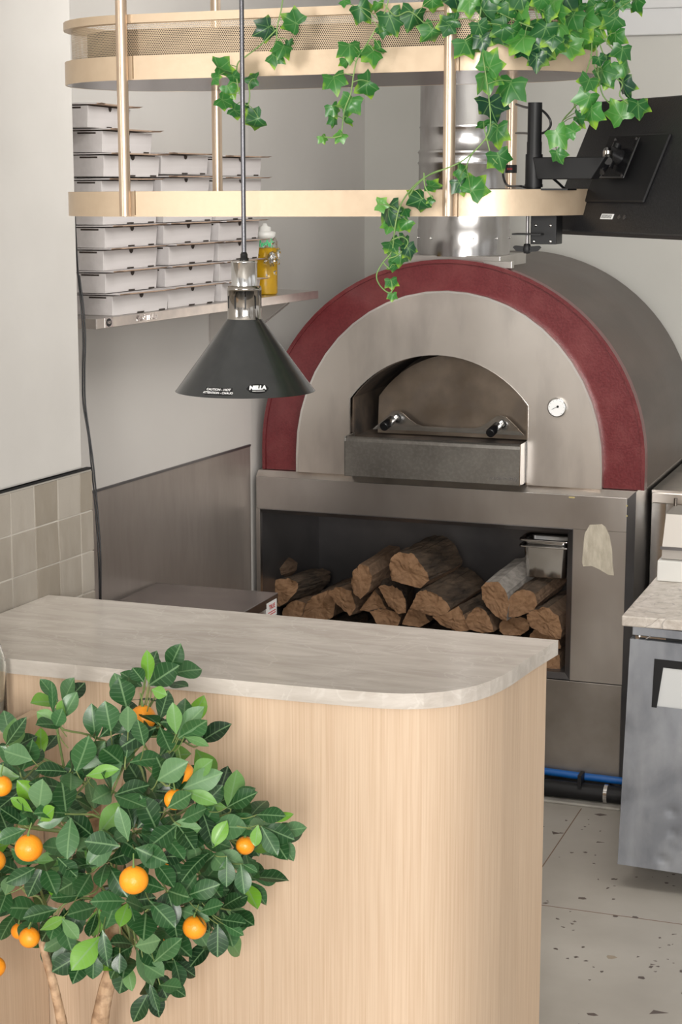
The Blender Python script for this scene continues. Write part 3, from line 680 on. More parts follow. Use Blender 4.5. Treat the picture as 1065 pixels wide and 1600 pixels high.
logs = [
 ('thin grey brown log lying topmost at the dark end by the steel box', [(405,888),(412,884),(424,893),(422,905),(408,921),(403,915)], 5.90, .20, 20, 4, (0,4,5)),
 ('rough bark log lying right under the thin one by the steel box', [(413,915),(440,905),(463,908),(462,925),(436,948),(415,940)], 5.90, .25, 22, 3, (0,1,2,3)),
 ('low tan log beside the steel box, half hidden by the counter', [(440,962),(446,947),(462,938),(476,943),(470,962),(452,972)], 5.93, .3, 12, 0, (0,1)),
 ('broad brown log lying low between steel box and the upright split', [(462,964),(478,942),(500,927),(516,921),(524,940),(520,965),(492,974)], 5.94, .3, 5, 2, (1,)),
 ('split log with orange face leaning under the tall pale topped log', [(513,926),(533,917),(549,923),(554,950),(548,962),(536,955),(522,940)], 5.90, .3, 14, 2, (0,)),
 ('tall split log with a pale flat top, left of the highest log', [(548,905),(560,882),(575,884),(581,900),(574,925),(562,936),(553,928)], 5.86, .26, 18, 12, (0,6)),
 ('small triangular log wedged between the tall log and round one', [(562,953),(573,938),(585,922),(595,936),(605,953),(585,956)], 5.92, .28, 0, 0, ()),
 ('curved log with dark bark rim, right of the small triangular one', [(591,917),(605,915),(622,920),(633,940),(634,958),(622,959),(606,948),(598,930)], 5.88, .3, -10, 3, (0,1,2)),
 ('flat tan log showing just over the counter edge', [(578,956),(600,953),(620,956),(626,966),(622,978),(592,977)], 5.90, .3, 0, 0, (0,)),
 ('highest log of the pile, pale round face with bark behind', [(607,884),(613,867),(632,864),(650,872),(664,893),(668,908),(655,920),(637,914),(615,906),(608,898)], 5.84, .26, 24, 10, (1,2,3,4)),
 ('wide log under the highest one with a long strip of dark bark', [(641,950),(650,930),(662,923),(684,932),(703,952),(694,962),(668,961)], 5.84, .30, 22, 14, (1,2,3)),
 ('small brown log under the wide bark topped one', [(628,975),(636,956),(650,950),(664,958),(672,972),(655,980)], 5.88, .3, 0, 0, (1,)),
 ('pale flat faced log lying between bark strip and counter', [(675,963),(692,960),(714,948),(724,960),(735,984),(715,987),(694,980)], 5.84, .3, 16, 6, (2,)),
 ('log with round tan face, just left of the tall grey topped one', [(728,970),(738,955),(750,949),(762,962),(772,987),(752,990),(734,983)], 5.83, .3, 8, 2, (0,1,2)),
 ('tall log with orange face and grey weathered top', [(751,918),(758,910),(778,908),(793,925),(795,945),(791,970),(778,966),(762,951),(752,938)], 5.82, .24, 24, 20, ()),
 ('bright orange faced log with striped side under the steel pan', [(794,950),(799,930),(818,922),(834,929),(838,945),(830,957),(810,963),(795,964)], 5.82, .28, 18, 14, (0,1,2)),
 ('broad tan log at the post side of the pile', [(822,963),(840,952),(856,950),(872,963),(878,985),(876,998),(850,992),(830,982)], 5.80, .3, 8, 4, (0,1)),
 ('dark log in the gap below the tall grey topped log', [(781,985),(786,967),(806,965),(824,968),(826,984),(812,994),(790,992)], 5.86, .3, 4, 0, (0,1,2,3)),
 ('low dark log just above the counter beside the tall grey topped log', [(826,1000),(834,985),(850,990),(872,1000),(874,1014),(845,1014)], 5.84, .3, 0, 0, (0,1)),
 ('brown log seen in the corner of the opening behind the counter end', [(846,1052),(850,1028),(862,1018),(874,1024),(876,1050),(862,1054)], 5.82, .3, 0, 0, (0,1)),
]
for i, (lb, sec, yf, L, yaw, pit, bk) in enumerate(logs):
    mt = ('cut','grey_split','bark') if 'grey weathered' in lb else ('cut','split','bark')
    if 'thin grey brown' in lb: mt = ('split','split','bark')
    log(lb, sec, yf, L*.72, yaw, pit, mt, bk, G, i)
for i in range(9):   # the row that carries the visible ones
    x0 = 440 + i*50
    sec = [(x0, 1012+i*4.2), (x0+6, 985+i*4.0), (x0+24, 976+i*3.9), (x0+42, 986+i*3.9), (x0+46, 1014+i*4.2), (x0+24, 1022+i*4.2)]
    log('split log in the lowest row, hidden from view by the counter', sec, 5.90, .3, 0, 0, bark=(1,2), group='lowest row of the woodpile', seed=50+i)

# steel food pan on top of the pile
pc = at(853, 868, 5.98)
b = MB()
def pan(b, z0, h, s, c0):
    ax = Vector((1, 0, 0)); ay = Vector((0, 1, 0))
    lv = [(.105,.075,h),(.105,.075,h+.006),(.092,.064,h+.006),(.088,.060,h-.004),(.080,.053,.006),(.074,.048,0),(0.0001,.0001,0)]
    rings = []
    for hx, hy, z in lv:
        rc = min(.02, hx*.5, hy*.5); pts = []
        for (sx, sy, a0) in ((1,1,0),(-1,1,90),(-1,-1,180),(1,-1,270)):
            for k in range(5):
                a = R(a0 + 22.5*k); pts.append(Vector((sx*(hx-rc) + rc*math.cos(a), sy*(hy-rc) + rc*math.sin(a), z)))
        rings.append(pts)
    n = 20; vs = [c0 + Vector((0, 0, z0)) + p*s for r_ in rings for p in r_]
    b.add(vs, [(i*n+k, i*n+(k+1) % n, (i+1)*n+(k+1) % n, (i+1)*n+k) for i in range(len(rings)-1) for k in range(n)], 0, True)
base = at(856, 899, 5.92)
pan(b, 0, .125, .86, Vector((base.x, base.y, base.z)))
o = b.build('food_pan', M['steel_bright'], None, solid=.002); tag(o, 'small rectangular steel food pan resting on the logs, lower of two nested', 'pan')
b = MB(); pan(b, .022, .125, .86, Vector((base.x, base.y, base.z)))
o = b.build('food_pan', M['steel_bright'], None, solid=.002); tag(o, 'small rectangular steel food pan nested in another, upper of the two', 'pan')

# ================================================================ STEEL BOX BY THE WALL
bx = thing('steel_chest', (-2.25, 4.95, 0), 'low stainless steel cabinet against the wall behind the counter', 'steel cabinet')
X0, X1, Ya, Yb, Zt = -2.455, -2.036, 4.55, 5.05, .80
MB().box((X0, Ya, .12), (X1-.004, Yb-.004, Zt-.03)).build('cabinet_body', M['steel'], bx)
MB().box((X0, Ya, Zt-.032), (X1, Yb, Zt)).build('cabinet_top', noisy('dark_satin_steel', (.22,.20,.20), (.34,.31,.31), (5,5,5), rough=(.2,.3), metal=.95), bx, bevel=.002)
s_ = MB().box((X1-.003, 4.955, .735), (X1+.001, 5.035, .785)).build('sticker', M['label_white'], bx, label='white sticker with red print')
b = MB(); add_text(b, 'TRUE', .020, lambda x, y, z: (X1+.0016, 4.995+x, .768+y), bold=.0006)
for k in range(2): b.box((X1+.001, 4.965, .744+k*.007), (X1+.0014, 5.025, .747+k*.007))
b.build('print', M['label_red'], s_)
for x in (X0+.05, X1-.05):
    for y in (Ya+.05, Yb-.05):
        MB().tube([(x,y,0),(x,y,.13)], .018, 0, 12).build('leg', M['steel_dark'], bx)

# ================================================================ WALL SHELF, BOXES, BOTTLES
SP = Vector((-2.42, 5.75, 0)) + wn*.30           # a point on the shelf's front plane
def sh(s, o, z): q = SP + wd*(s-5.75) - wn*o; return Vector((q.x, q.y, z))    # s along the wall (about Y), o back from the front edge
shelf = thing('wall_shelf', sh(4.95, .15, 1.675), 'long stainless steel wall shelf carrying the pizza boxes', 'shelf')
b = MB(); s0, s1 = 4.245, 5.665
b.obox((sh((s0+s1)/2, .15, 1.6995)), wd, wn, Vector((0,0,1)), (s1-s0)/2, .15, .0015)
b.build('shelf_plate', M['steel'], shelf)
b = MB()
b.obox(sh((s0+s1)/2, .0, 1.6875), wd, wn, Vector((0,0,1)), (s1-s0)/2, .0015, .0135)
b.obox(sh(s0, .15, 1.6875), wd, wn, Vector((0,0,1)), .0015, .15, .0135); b.obox(sh(s1, .15, 1.6875), wd, wn, Vector((0,0,1)), .0015, .15, .0135)
lip = b.build('shelf_lip', noisy('shelf_lip_steel', (.44,.41,.39), (.60,.55,.51), (12,12,12), rough=(.22,.4), metal=.9), shelf, bevel=.001)
b = MB(); add_text(b, 'SAGETRA\u00ae', .0225, lambda x, y, z: sh(4.51+x, -.002-z, 1.688+y), extrude=.0012, bold=.0004)
b.build('lettering', M['steel_bright'], lip, label='embossed shelf lettering')
b = MB(); b.obox(sh(4.305, -.0018, 1.688), wd, wn, Vector((0,0,1)), .020, .0006, .0125, 1)
n_ = 20; vs = [sh(4.305+.0135*math.cos(6.283*k/n_), -.003, 1.688+.011*math.sin(6.283*k/n_)) for k in range(n_)]
b.add(vs, [tuple(range(n_))], 0); add_text(b, 'NSF', .011, lambda x, y, z: sh(4.305+x, -.0035, 1.688+y), mat=1, bold=.0003)
b.build('badge', [M['black'], M['steel_bright']], lip, label='small round NSF badge')
for s in (5.45,):
    pts = [sh(s, .01, 1.675), sh(s, .295, 1.675), sh(s, .295, 1.46)]
    q = [p + wd*.003 for p in pts]
    MB().add(pts+q, [(0,1,2),(5,4,3),(0,3,4,1),(1,4,5,2),(2,5,3,0)]).build('bracket', M['steel'], shelf)
    MB().tube([sh(s, .006, 1.672), sh(s, .29, 1.458)], .0025, 0, 6).build('bracket_edge', M['steel_bright'], shelf)

# one pizza box, local: x along the wall, y back into the shelf, z up; then copies
def pizza_box_parts(w=.292, d=.288, h=.053):
    def mk(name, mb, mats, par, bevel=0):
        return mb.build(name, mats, par, bevel=bevel)
    e = bpy.data.objects.new('pizza_box', None); COL.objects.link(e); e.empty_display_size = .05
    b = MB(); t = .004
    b.add([(t,t,0),(w-t,t,0),(w-t,d-t,0),(t,d-t,0),(0,0,h),(w,0,h),(w,d,h),(0,d,h)],
          [(3,2,1,0),(0,1,5,4),(1,2,6,5),(2,3,7,6),(3,0,4,7),(4,5,6,7)])
    mk('box_tray', b, M['card_white'], e, .001)
    b = MB()
    f = .026
    b.add([(-.003,-f,h+.0035),(w+.003,-f,h+.0035),(w+.003,d,h+.0005),(-.003,d,h+.0005),(-.003,-f,h+.0066),(w+.003,-f,h+.0066),(w+.003,d,h+.0036),(-.003,d,h+.0036)],
          [(3,2,1,0),(0,1,5,4),(1,2,6,5),(2,3,7,6),(3,0,4,7)], 1)
    b.m[-3:] = [0, 0, 0]
    b.add([(-.003,-f,h+.0067),(w+.003,-f,h+.0067),(w+.003,d,h+.0037),(-.003,d,h+.0037)], [(0,1,2,3)], 0)
    # tuck flaps curling at the front corners
    b.add([(-.003,-f,h+.0045),(.05,-f,h+.0045),(.035,-f-.009,h+.006),(.01,-f-.008,h+.007)], [(0,1,2,3)], 1)
    b.add([(w-.06,-f,h+.0045),(w+.003,-f,h+.0045),(w+.014,-f-.006,h+.008),(w-.04,-f-.009,h+.006)], [(0,1,2,3)], 1)
    mk('box_lid', b, [M['card_white'], M['kraft']], e)
    b = MB(); n = 9
    vs = [(w/2+.011*math.cos(math.pi+math.pi*k/(n-1)), -.0006, h-.0003+.011*math.sin(math.pi+math.pi*k/(n-1))) for k in range(n)]
    b.add(vs, [tuple(range(n))]); mk('box_notch', b, M['kraft_dark'], e)
    for xx, ww in ((w/2-.018,.036),(w-.05,.034)):
        mk('tab_slot', MB().add([(xx,t*.8,.0004),(xx+ww,t*.8,.0004),(xx+ww,t*.8-.0006,.0045),(xx,t*.8-.0006,.0045)], [(0,1,2,3)]), M['kraft_dark'], e)
    mk('side_slot', MB().add([(-.0006+t*.2,.02,.046),(-.0006+t*.2,.075,.046),(-.0006+t*.2,.075,.0525),(-.0006+t*.2,.02,.0525)], [(0,1,2,3)]), M['kraft_dark'], e)
    return e
proto = pizza_box_parts(); first = [True]
def place_box(s, off, z, rot, label, group, hs=1.0, ws=1.0):
    if first[0]: e = proto; first[0] = False
    else:
        e = proto.copy(); COL.objects.link(e)
        for chd in proto.children:
            c_ = chd.copy(); COL.objects.link(c_); c_.parent = e
    p = sh(s, off, z); e.location = p
    e.rotation_euler = (0, 0, math.atan2(wd.y, wd.x) + R(rot)); e.scale = (ws, 1, hs)
    tag(e, label, 'pizza box', group)
ordn = ['lowest', 'second from the shelf', 'third from the shelf', 'fourth from the shelf', 'fifth from the shelf', 'sixth from the shelf', 'seventh from the shelf', 'eighth from the shelf', 'topmost']
A = [(4.35,1.7015),(4.324,1.763),(4.322,1.823),(4.320,1.883),(4.320,1.944),(4.322,2.006),(4.322,2.070),(4.325,2.133),(4.262,2.196)]
for i, (s, z) in enumerate(A):
    place_box(s, .012 + .004*(i % 3), z, (-2, 1, 0, 1, 0, 1.5, -1, 3, 8)[i], 'white pizza box in the tall stack by the wall corner, %s' % ordn[i], 'pizza boxes, tall stack', hs=(1.04 if i > 5 else 1.0))
Bs = [(4.672,1.7015),(4.664,1.762),(4.682,1.823),(4.660,1.883),(4.655,1.944),(4.650,2.014),(4.646,2.078)]
o7 = ['lowest', 'second from the shelf', 'third from the shelf', 'fourth from the shelf', 'fifth from the shelf', 'next to topmost', 'topmost']
for i, (s, z) in enumerate(Bs):
    place_box(s, .02 + .004*(i % 2), z, (0, -1, 1, 0, -1, 0, 1)[i], 'white pizza box in the middle stack of three, %s' % o7[i], 'pizza boxes, middle stack')
Cs = [(5.005,1.7015),(5.000,1.762),(4.985,1.823),(5.000,1.883),(4.975,1.944),(5.000,2.012),(4.992,2.075)]
for i, (s, z) in enumerate(Cs):
    place_box(s, .02 + .004*(i % 2), z, (1, 2, -1, 0, 1, -2, -2)[i], 'white pizza box in the stack next to the sauce bottles, %s' % o7[i], 'pizza boxes, stack by the bottles', ws=.93)

def squeeze_bottle(s, off, label, body_h=.180, r=.040, wrap=True, lvl=.148, cap=True):
    p = sh(s, off, 1.7015)
    t = thing('squeeze_bottle', p, label, 'sauce bottle', 'squeeze bottles on the wall shelf')
    prof = [(.0,0),(r-.004,0),(r,.005),(r,body_h-.012),(r-.004,body_h-.003),(r-.010,body_h)]
    MB().lathe(prof, p, 0, 32).build('bottle_body', M['clear_plastic'], t)
    k = r-.0025
    MB().lathe([(0,.002),(k-.002,.002),(k,.006),(k,lvl),(0,lvl)], p, 0, 32).build('sauce', M['juice'], t, label='yellow sauce')
    if cap:
        MB().lathe([(r-.010,body_h-.001),(r-.005,body_h-.001),(r-.005,body_h+.018),(r-.010,body_h+.020),(.020,body_h+.022),(.020,body_h+.034),(.010,body_h+.038),(.006,body_h+.046),(0,body_h+.046)], p, 0, 28).build('cap', M['white_plastic'], t)
    return t, p
t1, p1 = squeeze_bottle(5.385, .06, 'clear squeeze bottle of yellow sauce with white cap and green print')
b = MB()
rg = random.Random(8)
for k in range(26):   # green brushy print around the shoulder
    a = R(200 + k*5.2); z = .152 + rg.uniform(0, .016); rr = .0406
    b.add([p1 + Vector((rr*math.cos(a), rr*math.sin(a), z)), p1 + Vector((rr*math.cos(a+.14), rr*math.sin(a+.14), z-.003)),
           p1 + Vector((rr*math.cos(a+.13), rr*math.sin(a+.13), z+.009)), p1 + Vector((rr*math.cos(a+.02), rr*math.sin(a+.02), z+.012))], [(0,1,2,3)])
b.build('green_print', M['green_print'], t1, label='green printed band')
t2, p2 = squeeze_bottle(5.345, .170, 'open bottle of yellow sauce under plastic wrap behind the capped one', .165, .037, lvl=.145, cap=False)
def crumple(center, rx, ry, rz, seed, n=70):
    rg = random.Random(seed); b = MB()
    for k in range(n):
        c0 = Vector(center) + Vector((rg.gauss(0, rx), rg.gauss(0, ry), rg.gauss(0, rz)))
        a = Vector((rg.gauss(0,1), rg.gauss(0,1), rg.gauss(0,1))).normalized()*rg.uniform(.005, .013)
        c1 = a.orthogonal().normalized()*rg.uniform(.004, .010)
        b.add([c0-a-c1, c0+a-c1*.5, c0+a*.8+c1, c0-a*.6+c1*1.2, c0 + a.cross(c1).normalized()*.004], [(0,1,4),(1,2,4),(2,3,4),(3,0,4)], 0, False)
    return b
q1 = p1 + Vector((.028, -.034, .115))
o = crumple(q1, .018, .006, .022, 1, 80).build('plastic_wrap', M['wrap'], t1, label='crumpled clear plastic wrap')
o = crumple(p1 + Vector((-.040, -.020, .075)), .010, .006, .034, 2, 40).build('plastic_wrap', M['wrap'], t2, label='crumpled clear plastic wrap')

# ================================================================ HANGING GOLD SHELF
hs = thing('hanging_shelf', (-1.239, 3.315, 1.99), 'two tier gold metal shelf with rounded ends hanging over the counter', 'hanging shelf')
HX0, HX1, HYF, HYB = -1.558, -.920, 3.112, 3.535
def stadium(grow=0, n=18, xl=HX0, xr=HX1):
    r = (HYB-HYF)/2 + grow; cy = (HYB+HYF)/2; pts = []
    for k in range(n+1):
        a = R(-90) + math.pi*k/n; pts.append((xr + r*math.cos(a), cy + r*math.sin(a)))
    for k in range(n+1):
        a = R(90) + math.pi*k/n; pts.append((xl + r*math.cos(a), cy + r*math.sin(a)))
    return pts
TILT = .0065
def tz(x, z): return z + (x+1.24)*TILT*1.0
def band(g, z0, z1, t, name, mat, uv=False, thick=True, bevel=.001, label=None):
    po = stadium(g); pi_ = stadium(g-t); n = len(po); b = MB()
    L = [0]
    for i in range(n): L.append(L[-1] + (Vector(po[(i+1) % n]) - Vector(po[i])).length)
    if thick:
        vs = [(x,y,tz(x,z0)) for x,y in po] + [(x,y,tz(x,z1)) for x,y in po] + [(x,y,tz(x,z1)) for x,y in pi_] + [(x,y,tz(x,z0)) for x,y in pi_]
        b.add(vs, [(k*n+i, k*n+(i+1) % n, ((k+1) % 4)*n+(i+1) % n, ((k+1) % 4)*n+i) for k in (0, 2) for i in range(n)], 0, True)
        b.add(vs, [(k*n+i, k*n+(i+1) % n, ((k+1) % 4)*n+(i+1) % n, ((k+1) % 4)*n+i) for k in (1, 3) for i in range(n)], 0, False)
        o = b.build(name, mat, hs, label=label)
    else:
        vs = []; uvs = []
        for i in range(n+1):
            x, y = po[i % n]; vs += [(x,y,tz(x,z0)), (x,y,tz(x,z1))]; uvs += [(L[i], z0), (L[i], z1)]
        b.add(vs, [(2*i, 2*i+2, 2*i+3, 2*i+1) for i in range(n)], 0, True, uvs)
        o = b.build(name, mat, hs, uv=True, label=label)
    return o
def plate(g, z0, z1, name, mat, label=None):
    po = stadium(g); n = len(po); b = MB()
    b.add([(x,y,tz(x,z0)) for x,y in po] + [(x,y,tz(x,z1)) for x,y in po], [tuple(range(n))[::-1], tuple(range(n,2*n))] + [(i,(i+1)%n,n+(i+1)%n,n+i) for i in range(n)])
    return b.build(name, mat, hs, label=label)
band(0, 2.2445, 2.2885, .003, 'upper_band', M['gold'], label='gold band around the upper tier')
band(.001, 2.348, 2.3635, .018, 'upper_rim', M['gold'])
band(-.014, 2.2880, 2.3490, 0, 'perforated_rail', M['perf'], thick=False, label='perforated gold sheet between band and rim')
band(0, 1.9915, 2.0385, .003, 'lower_band', M['gold'], label='gold band around the lower tier')
under = noisy('grey_shelf_sheet', (.27,.26,.26), (.34,.33,.33), (3,3,3), rough=(.2,.28), metal=.9)
plate(-.003, 2.2448, 2.2530, 'upper_plate', under, 'grey metal underside of the upper tier')
plate(-.003, 2.0290, 2.0320, 'lower_plate', under)
for (x, y) in ((HX0, HYF-.010), (HX1, HYF-.010), (HX0, HYB+.002), (HX1, HYB+.002)):
    zl = 1.9925 if y < 3.2 else 2.0315
    MB().tube([(x, y, tz(x, zl)), (x, y, 3.0)], .0108, 0, 24).build('post', M['gold_tube'], hs)
for (x, z0, z1) in ((HX0+.0175, 2.2445, 2.2885), (HX0+.0165, 1.9925, 2.0385), (HX1+.0145, 2.2445, 2.2885), (HX1+.0145, 1.9925, 2.0385)):
    MB().box((x-.001, HYF-.0008, z0), (x+.0008, HYF+.0002, z1)).build('weld_seam', plain('weld_line', (.20,.13,.07), .6, .3), hs, label='dark vertical weld seam')
po = MB().prism(stadium(-.045), 2.2555, 2.338).build('added_trough', plain('dark_trough', (.05,.042,.036), .7), None, bevel=.006)  # guessed trough, added to darken the rail's holes and hold the ivy
tag(po, 'guessed planter trough added to darken the holes of the perforated rail', 'planter')
bp = at(797, 264, HYB)
b = MB().tube([(HX1, HYB+.002, bp.z-.008), (HX1, HYB+.002, bp.z+.008)], .0118, 0, 24)
o = b.build('sleeve', M['black'], hs, label='small black sleeve with red mark on the rear post')
b = MB()
for k in range(5): b.tube([(HX1-.004+.0022*k, HYB-.0098, bp.z-.002), (HX1-.004+.0022*k, HYB-.0098, bp.z+.002)], .0007, 0, 5)
b.build('red_mark', M['label_red'], o)

# ================================================================ HEAT LAMP
LX, LY = -1.229, 2.90
lamp = thing('heat_lamp', (LX, LY, 1.693), 'black cone heat lamp hanging on a thin rod over the counter', 'lamp')
MB().lathe([(.030,1.819),(.1215,1.694),(.1232,1.6925)], (LX,LY,0), 0, 72).build('lamp_shade', M['shade'], lamp)
MB().lathe([(.0285,1.8175),(.1195,1.6935)], (LX,LY,0), 0, 72).build('shade_lining', M['shade_in'], lamp)
nk = MB().lathe([(.0,1.8765),(.024,1.8765),(.0285,1.8755),(.0300,1.872),(.0300,1.868),(.0298,1.868),(.0298,1.8195),(.0312,1.817)], (LX,LY,0), 0, 48).build('vented_neck', M['chrome'], lamp)
for k in range(10):
    a = R(360/10*k + 8); b = MB()
    q = Vector((math.cos(a), math.sin(a), 0)); tg = Vector((-math.sin(a), math.cos(a), 0))
    b.obox(Vector((LX,LY,1.848)) + q*.0299, q, tg, Vector((0,0,1)), .0003, .0013, .0105)
    b.build('vent_slot', M['black'], nk, label='dark vertical vent slot')
MB().lathe([(0,1.9195),(.0228,1.9195),(.0235,1.918),(.0235,1.9165),(.0225,1.916),(.0225,1.876)], (LX,LY,0), 0, 40).build('lamp_socket', M['steel_bright'], lamp)
MB().lathe([(0,1.935),(.0045,1.934),(.0065,1.930),(.0065,1.9245),(.0085,1.924),(.0085,1.919)], (LX,LY,0), 0, 20).build('cord_grip', M['black_gloss'], lamp)
MB().tube([(LX, LY, 1.93), (LX, LY, 3.0)], .0041, 0, 12).build('lamp_rod', plain('dark_rod', (.10,.10,.11), .25, .6), lamp)
SL = math.atan2(.1215-.030, 1.819-1.694)
def cone(ang0, z0):       # wraps flat lettering round the cone: x along the circumference, y up the slope
    def f(x, y, z):
        zz = z0 + y*math.cos(SL); r = .030 + (1.819-zz)*math.tan(SL) + .0006 + z
        a = ang0 + x/r; return Vector((LX + r*math.cos(a), LY + r*math.sin(a), zz))
    return f
camdir = math.atan2(-LY, -LX)
f1 = cone(camdir+R(11), 1.7085)
n_ = 40
b = MB(); g_ = [(-1+.25*k) for k in range(9)]
for k in range(8):
    xa, xb = g_[k]*.0195, g_[k+1]*.0195; ha, hb = .0088*math.sqrt(max(0,1-g_[k]**2)), .0088*math.sqrt(max(0,1-g_[k+1]**2))
    b.add([f1(xa,-ha,.0004), f1(xb,-hb,.0004), f1(xb,hb,.0004), f1(xa,ha,.0004)], [(0,1,2,3)], 0)
add_text(b, 'NELLA', .0098, lambda x, y, z: f1(x+y*.25, y+.0012, .0010), mat=1, bold=.0007)
for k in range(9): b.add([f1(-.010+.0024*k, -.0058, .0010), f1(-.0085+.0024*k, -.0058, .0010), f1(-.0085+.0024*k, -.0045, .0010), f1(-.010+.0024*k, -.0045, .0010)], [(0,1,2,3)], 1)
b.build('brand_badge', [M['black'], M['label_white']], lamp, label='oval black badge with white lettering')
f2 = cone(camdir-R(24), 1.7035)
b = MB(); 
for k in range(8):
    xa, xb = -.025 + k*.00625, -.025 + (k+1)*.00625
    b.add([f2(xa,-.007,0), f2(xb,-.007,0), f2(xb,.007,0), f2(xa,.007,0)], [(0,1,2,3)], 0)
add_text(b, 'CAUTION - HOT', .0060, lambda x, y, z: f2(x, y+.0030, .0004), mat=1, bold=.0001)
add_text(b, 'ATTENTION - CHAUD', .0056, lambda x, y, z: f2(x, y-.0034, .0004), mat=1, bold=.0001)
b.build('warning_label', [M['black'], M['label_white']], lamp, label='black warning label with two lines of white text')

# ================================================================ ISLAND COUNTER
ctr = thing('counter', (-1.45, 3.35, 0), 'light oak service counter with a rounded end', 'counter')
top = [(-2.0745,3.090),(-1.588,3.099),(-1.30,3.103),(-1.168,3.107),(-1.091,3.112),(-1.045,3.116),(-1.005,3.125),(-.970,3.140),(-.938,3.163),(-.911,3.193),(-.890,3.228),(-.874,3.268),(-.862,3.315),(-.854,3.36),(-.843,3.47),(-.821,3.622),(-2.046,3.632)]
def inset(poly, d):
    n = len(poly); out = []
    for i in range(n):
        p0, p, p1 = Vector(poly[i-1]), Vector(poly[i]), Vector(poly[(i+1) % n])
        e0 = (p-p0).normalized(); e1 = (p1-p).normalized(); n0 = Vector((-e0.y, e0.x)); n1 = Vector((-e1.y, e1.x))
        m = (n0+n1).normalized(); out.append(tuple(p + m*d/max(.4, m.dot(n0))))
    return out
b = MB(); b.prism(top, 1.069, 1.1); 
wt = b.build('stone_worktop', M['quartzite'], None, bevel=.0025, sharp=25); tag(wt, 'taupe veined stone worktop with a rounded corner on the oak counter', 'worktop')
ins = inset(top, .018); ins[0] = (-2.075, ins[0][1]); ins[-1] = (-2.046, ins[-1][1])
b = MB(); n = len(ins)
vs = [(x,y,0) for x,y in ins] + [(x,y,1.069) for x,y in ins]
b.add(vs, [(i, (i+1) % n, n+(i+1) % n, n+i) for i in range(3, 13)], 0, True)
b.add(vs, [(i, (i+1) % n, n+(i+1) % n, n+i) for i in list(range(0, 3)) + list(range(13, n))], 0, False); b.add(vs, [tuple(range(n,2*n))], 0)
b.build('counter_body', M['oak'], ctr)
# low oak cabinet butting against the counter front
lc = thing('low_cabinet', (-2.0, 2.7, 0), 'lower oak cabinet butting against the counter behind the orange tree', 'cabinet')
MB().box((-1.796, 2.02, 0), (-1.777, 3.105, .990)).build('side_panel', M['oak'], lc, bevel=.0006)
MB().box((-1.797, 2.02, .990), (-1.776, 3.105, .9925)).build('edge_band', M['oak_edge'], lc)
MB().box((-2.075, 2.05, .955), (-1.797, 3.105, .972)).build('cabinet_top', noisy('grey_laminate', (.38,.34,.30), (.44,.40,.36), (20,20,20), rough=(.4,.5)), lc)
MB().box((-2.078, 2.05, 0), (-2.070, 3.105, .972)).build('back_panel', M['oak'], lc)
# glass bottle
gb = Vector((-1.838, 3.005, .972))
gt = thing('glass_bottle', gb, 'pale green clear glass bottle standing on the low oak cabinet', 'bottle')
MB().lathe([(0,.001),(.034,0),(.0385,.006),(.039,.015),(.039,.135),(.037,.155),(.030,.178),(.020,.200),(.0145,.225),(.0135,.285),(.0165,.288),(.0165,.300),(.0125,.301),(.0115,.285),(.0125,.225),(.018,.200),(.028,.176),(.035,.154),(.0365,.135),(.0365,.018),(.030,.010),(0,.012)], gb, 0, 40).build('bottle_glass', M['glass'], gt)

# ================================================================ FRIDGE AND WORKTOP ON THE RIGHT
fr = thing('undercounter_fridge', (-.922, 4.99, .0), 'dented stainless undercounter fridge below the granite worktop', 'fridge')
FX0, FX1, FY = -.922, -.225, 4.99
def F(x, y, z):     # the cabinet sags a little towards the oven side
    return (x + (z-.764)*.026, y, z + (x+.922)*(-.022))
def fbox(b, a, c0, mat=0):
    x0,y0_,z0 = a; x1,y1_,z1 = c0
    b.add([F(*q) for q in ((x0,y0_,z0),(x1,y0_,z0),(x1,y1_,z0),(x0,y1_,z0),(x0,y0_,z1),(x1,y0_,z1),(x1,y1_,z1),(x0,y1_,z1))],
          [(3,2,1,0),(4,5,6,7),(0,1,5,4),(1,2,6,5),(2,3,7,6),(3,0,4,7)], mat)
b = MB(); fbox(b, (FX0+.004, FY+.055, .11), (FX1, FY+.70, .795)); b.build('fridge_body', M['steel_fridge'], fr, bevel=.003)
b = MB(); fbox(b, (FX0+.004, FY+.004, .775), (FX1, FY+.60, .800)); b.build('top_strip', M['steel_fridge'], fr, bevel=.002)
# door with recessed handle pocket and a few dents
b = MB()
hx0_, hx1_, hz0, hz1 = -.846, -.56, .573, .710
def uniq(a):
    a = sorted(a); out = [a[0]]
    for v in a[1:]:
        if v - out[-1] > 1e-4: out.append(v)
    return out
gx = uniq([FX0, FX1, hx0_, hx1_] + [FX0 + i*.012 for i in range(1, 58)]); gz = uniq([.078, .764, hz0, hz1] + [.078 + i*.012 for i in range(1, 57)])
dents = [(-.772,.262,.010,.006), (-.766,.20,.009,.005), (-.792,.115,.008,.005), (-.776,.105,.007,.004), (-.70,.3,.02,.006), (-.80,.11,.006,.003), (-.762,.150,.006,.003), (-.88,.10,.010,.002)]
def dy(x, z): return sum(a*math.exp(-((x-cx)**2+(z-cz)**2)/(s*s)) for cx, cz, s, a in dents)
idx = {}
vs = []
for i, x in enumerate(gx):
    for j, z in enumerate(gz): idx[i, j] = len(vs); vs.append(F(x, FY + dy(x, z), z))
fs = []
for i in range(len(gx)-1):
    for j in range(len(gz)-1):
        if gx[i] >= hx0_-1e-6 and gx[i+1] <= hx1_+1e-6 and gz[j] >= hz0-1e-6 and gz[j+1] <= hz1+1e-6: continue
        fs.append((idx[i,j], idx[i+1,j], idx[i+1,j+1], idx[i,j+1]))
b.add(vs, fs, 0, True)
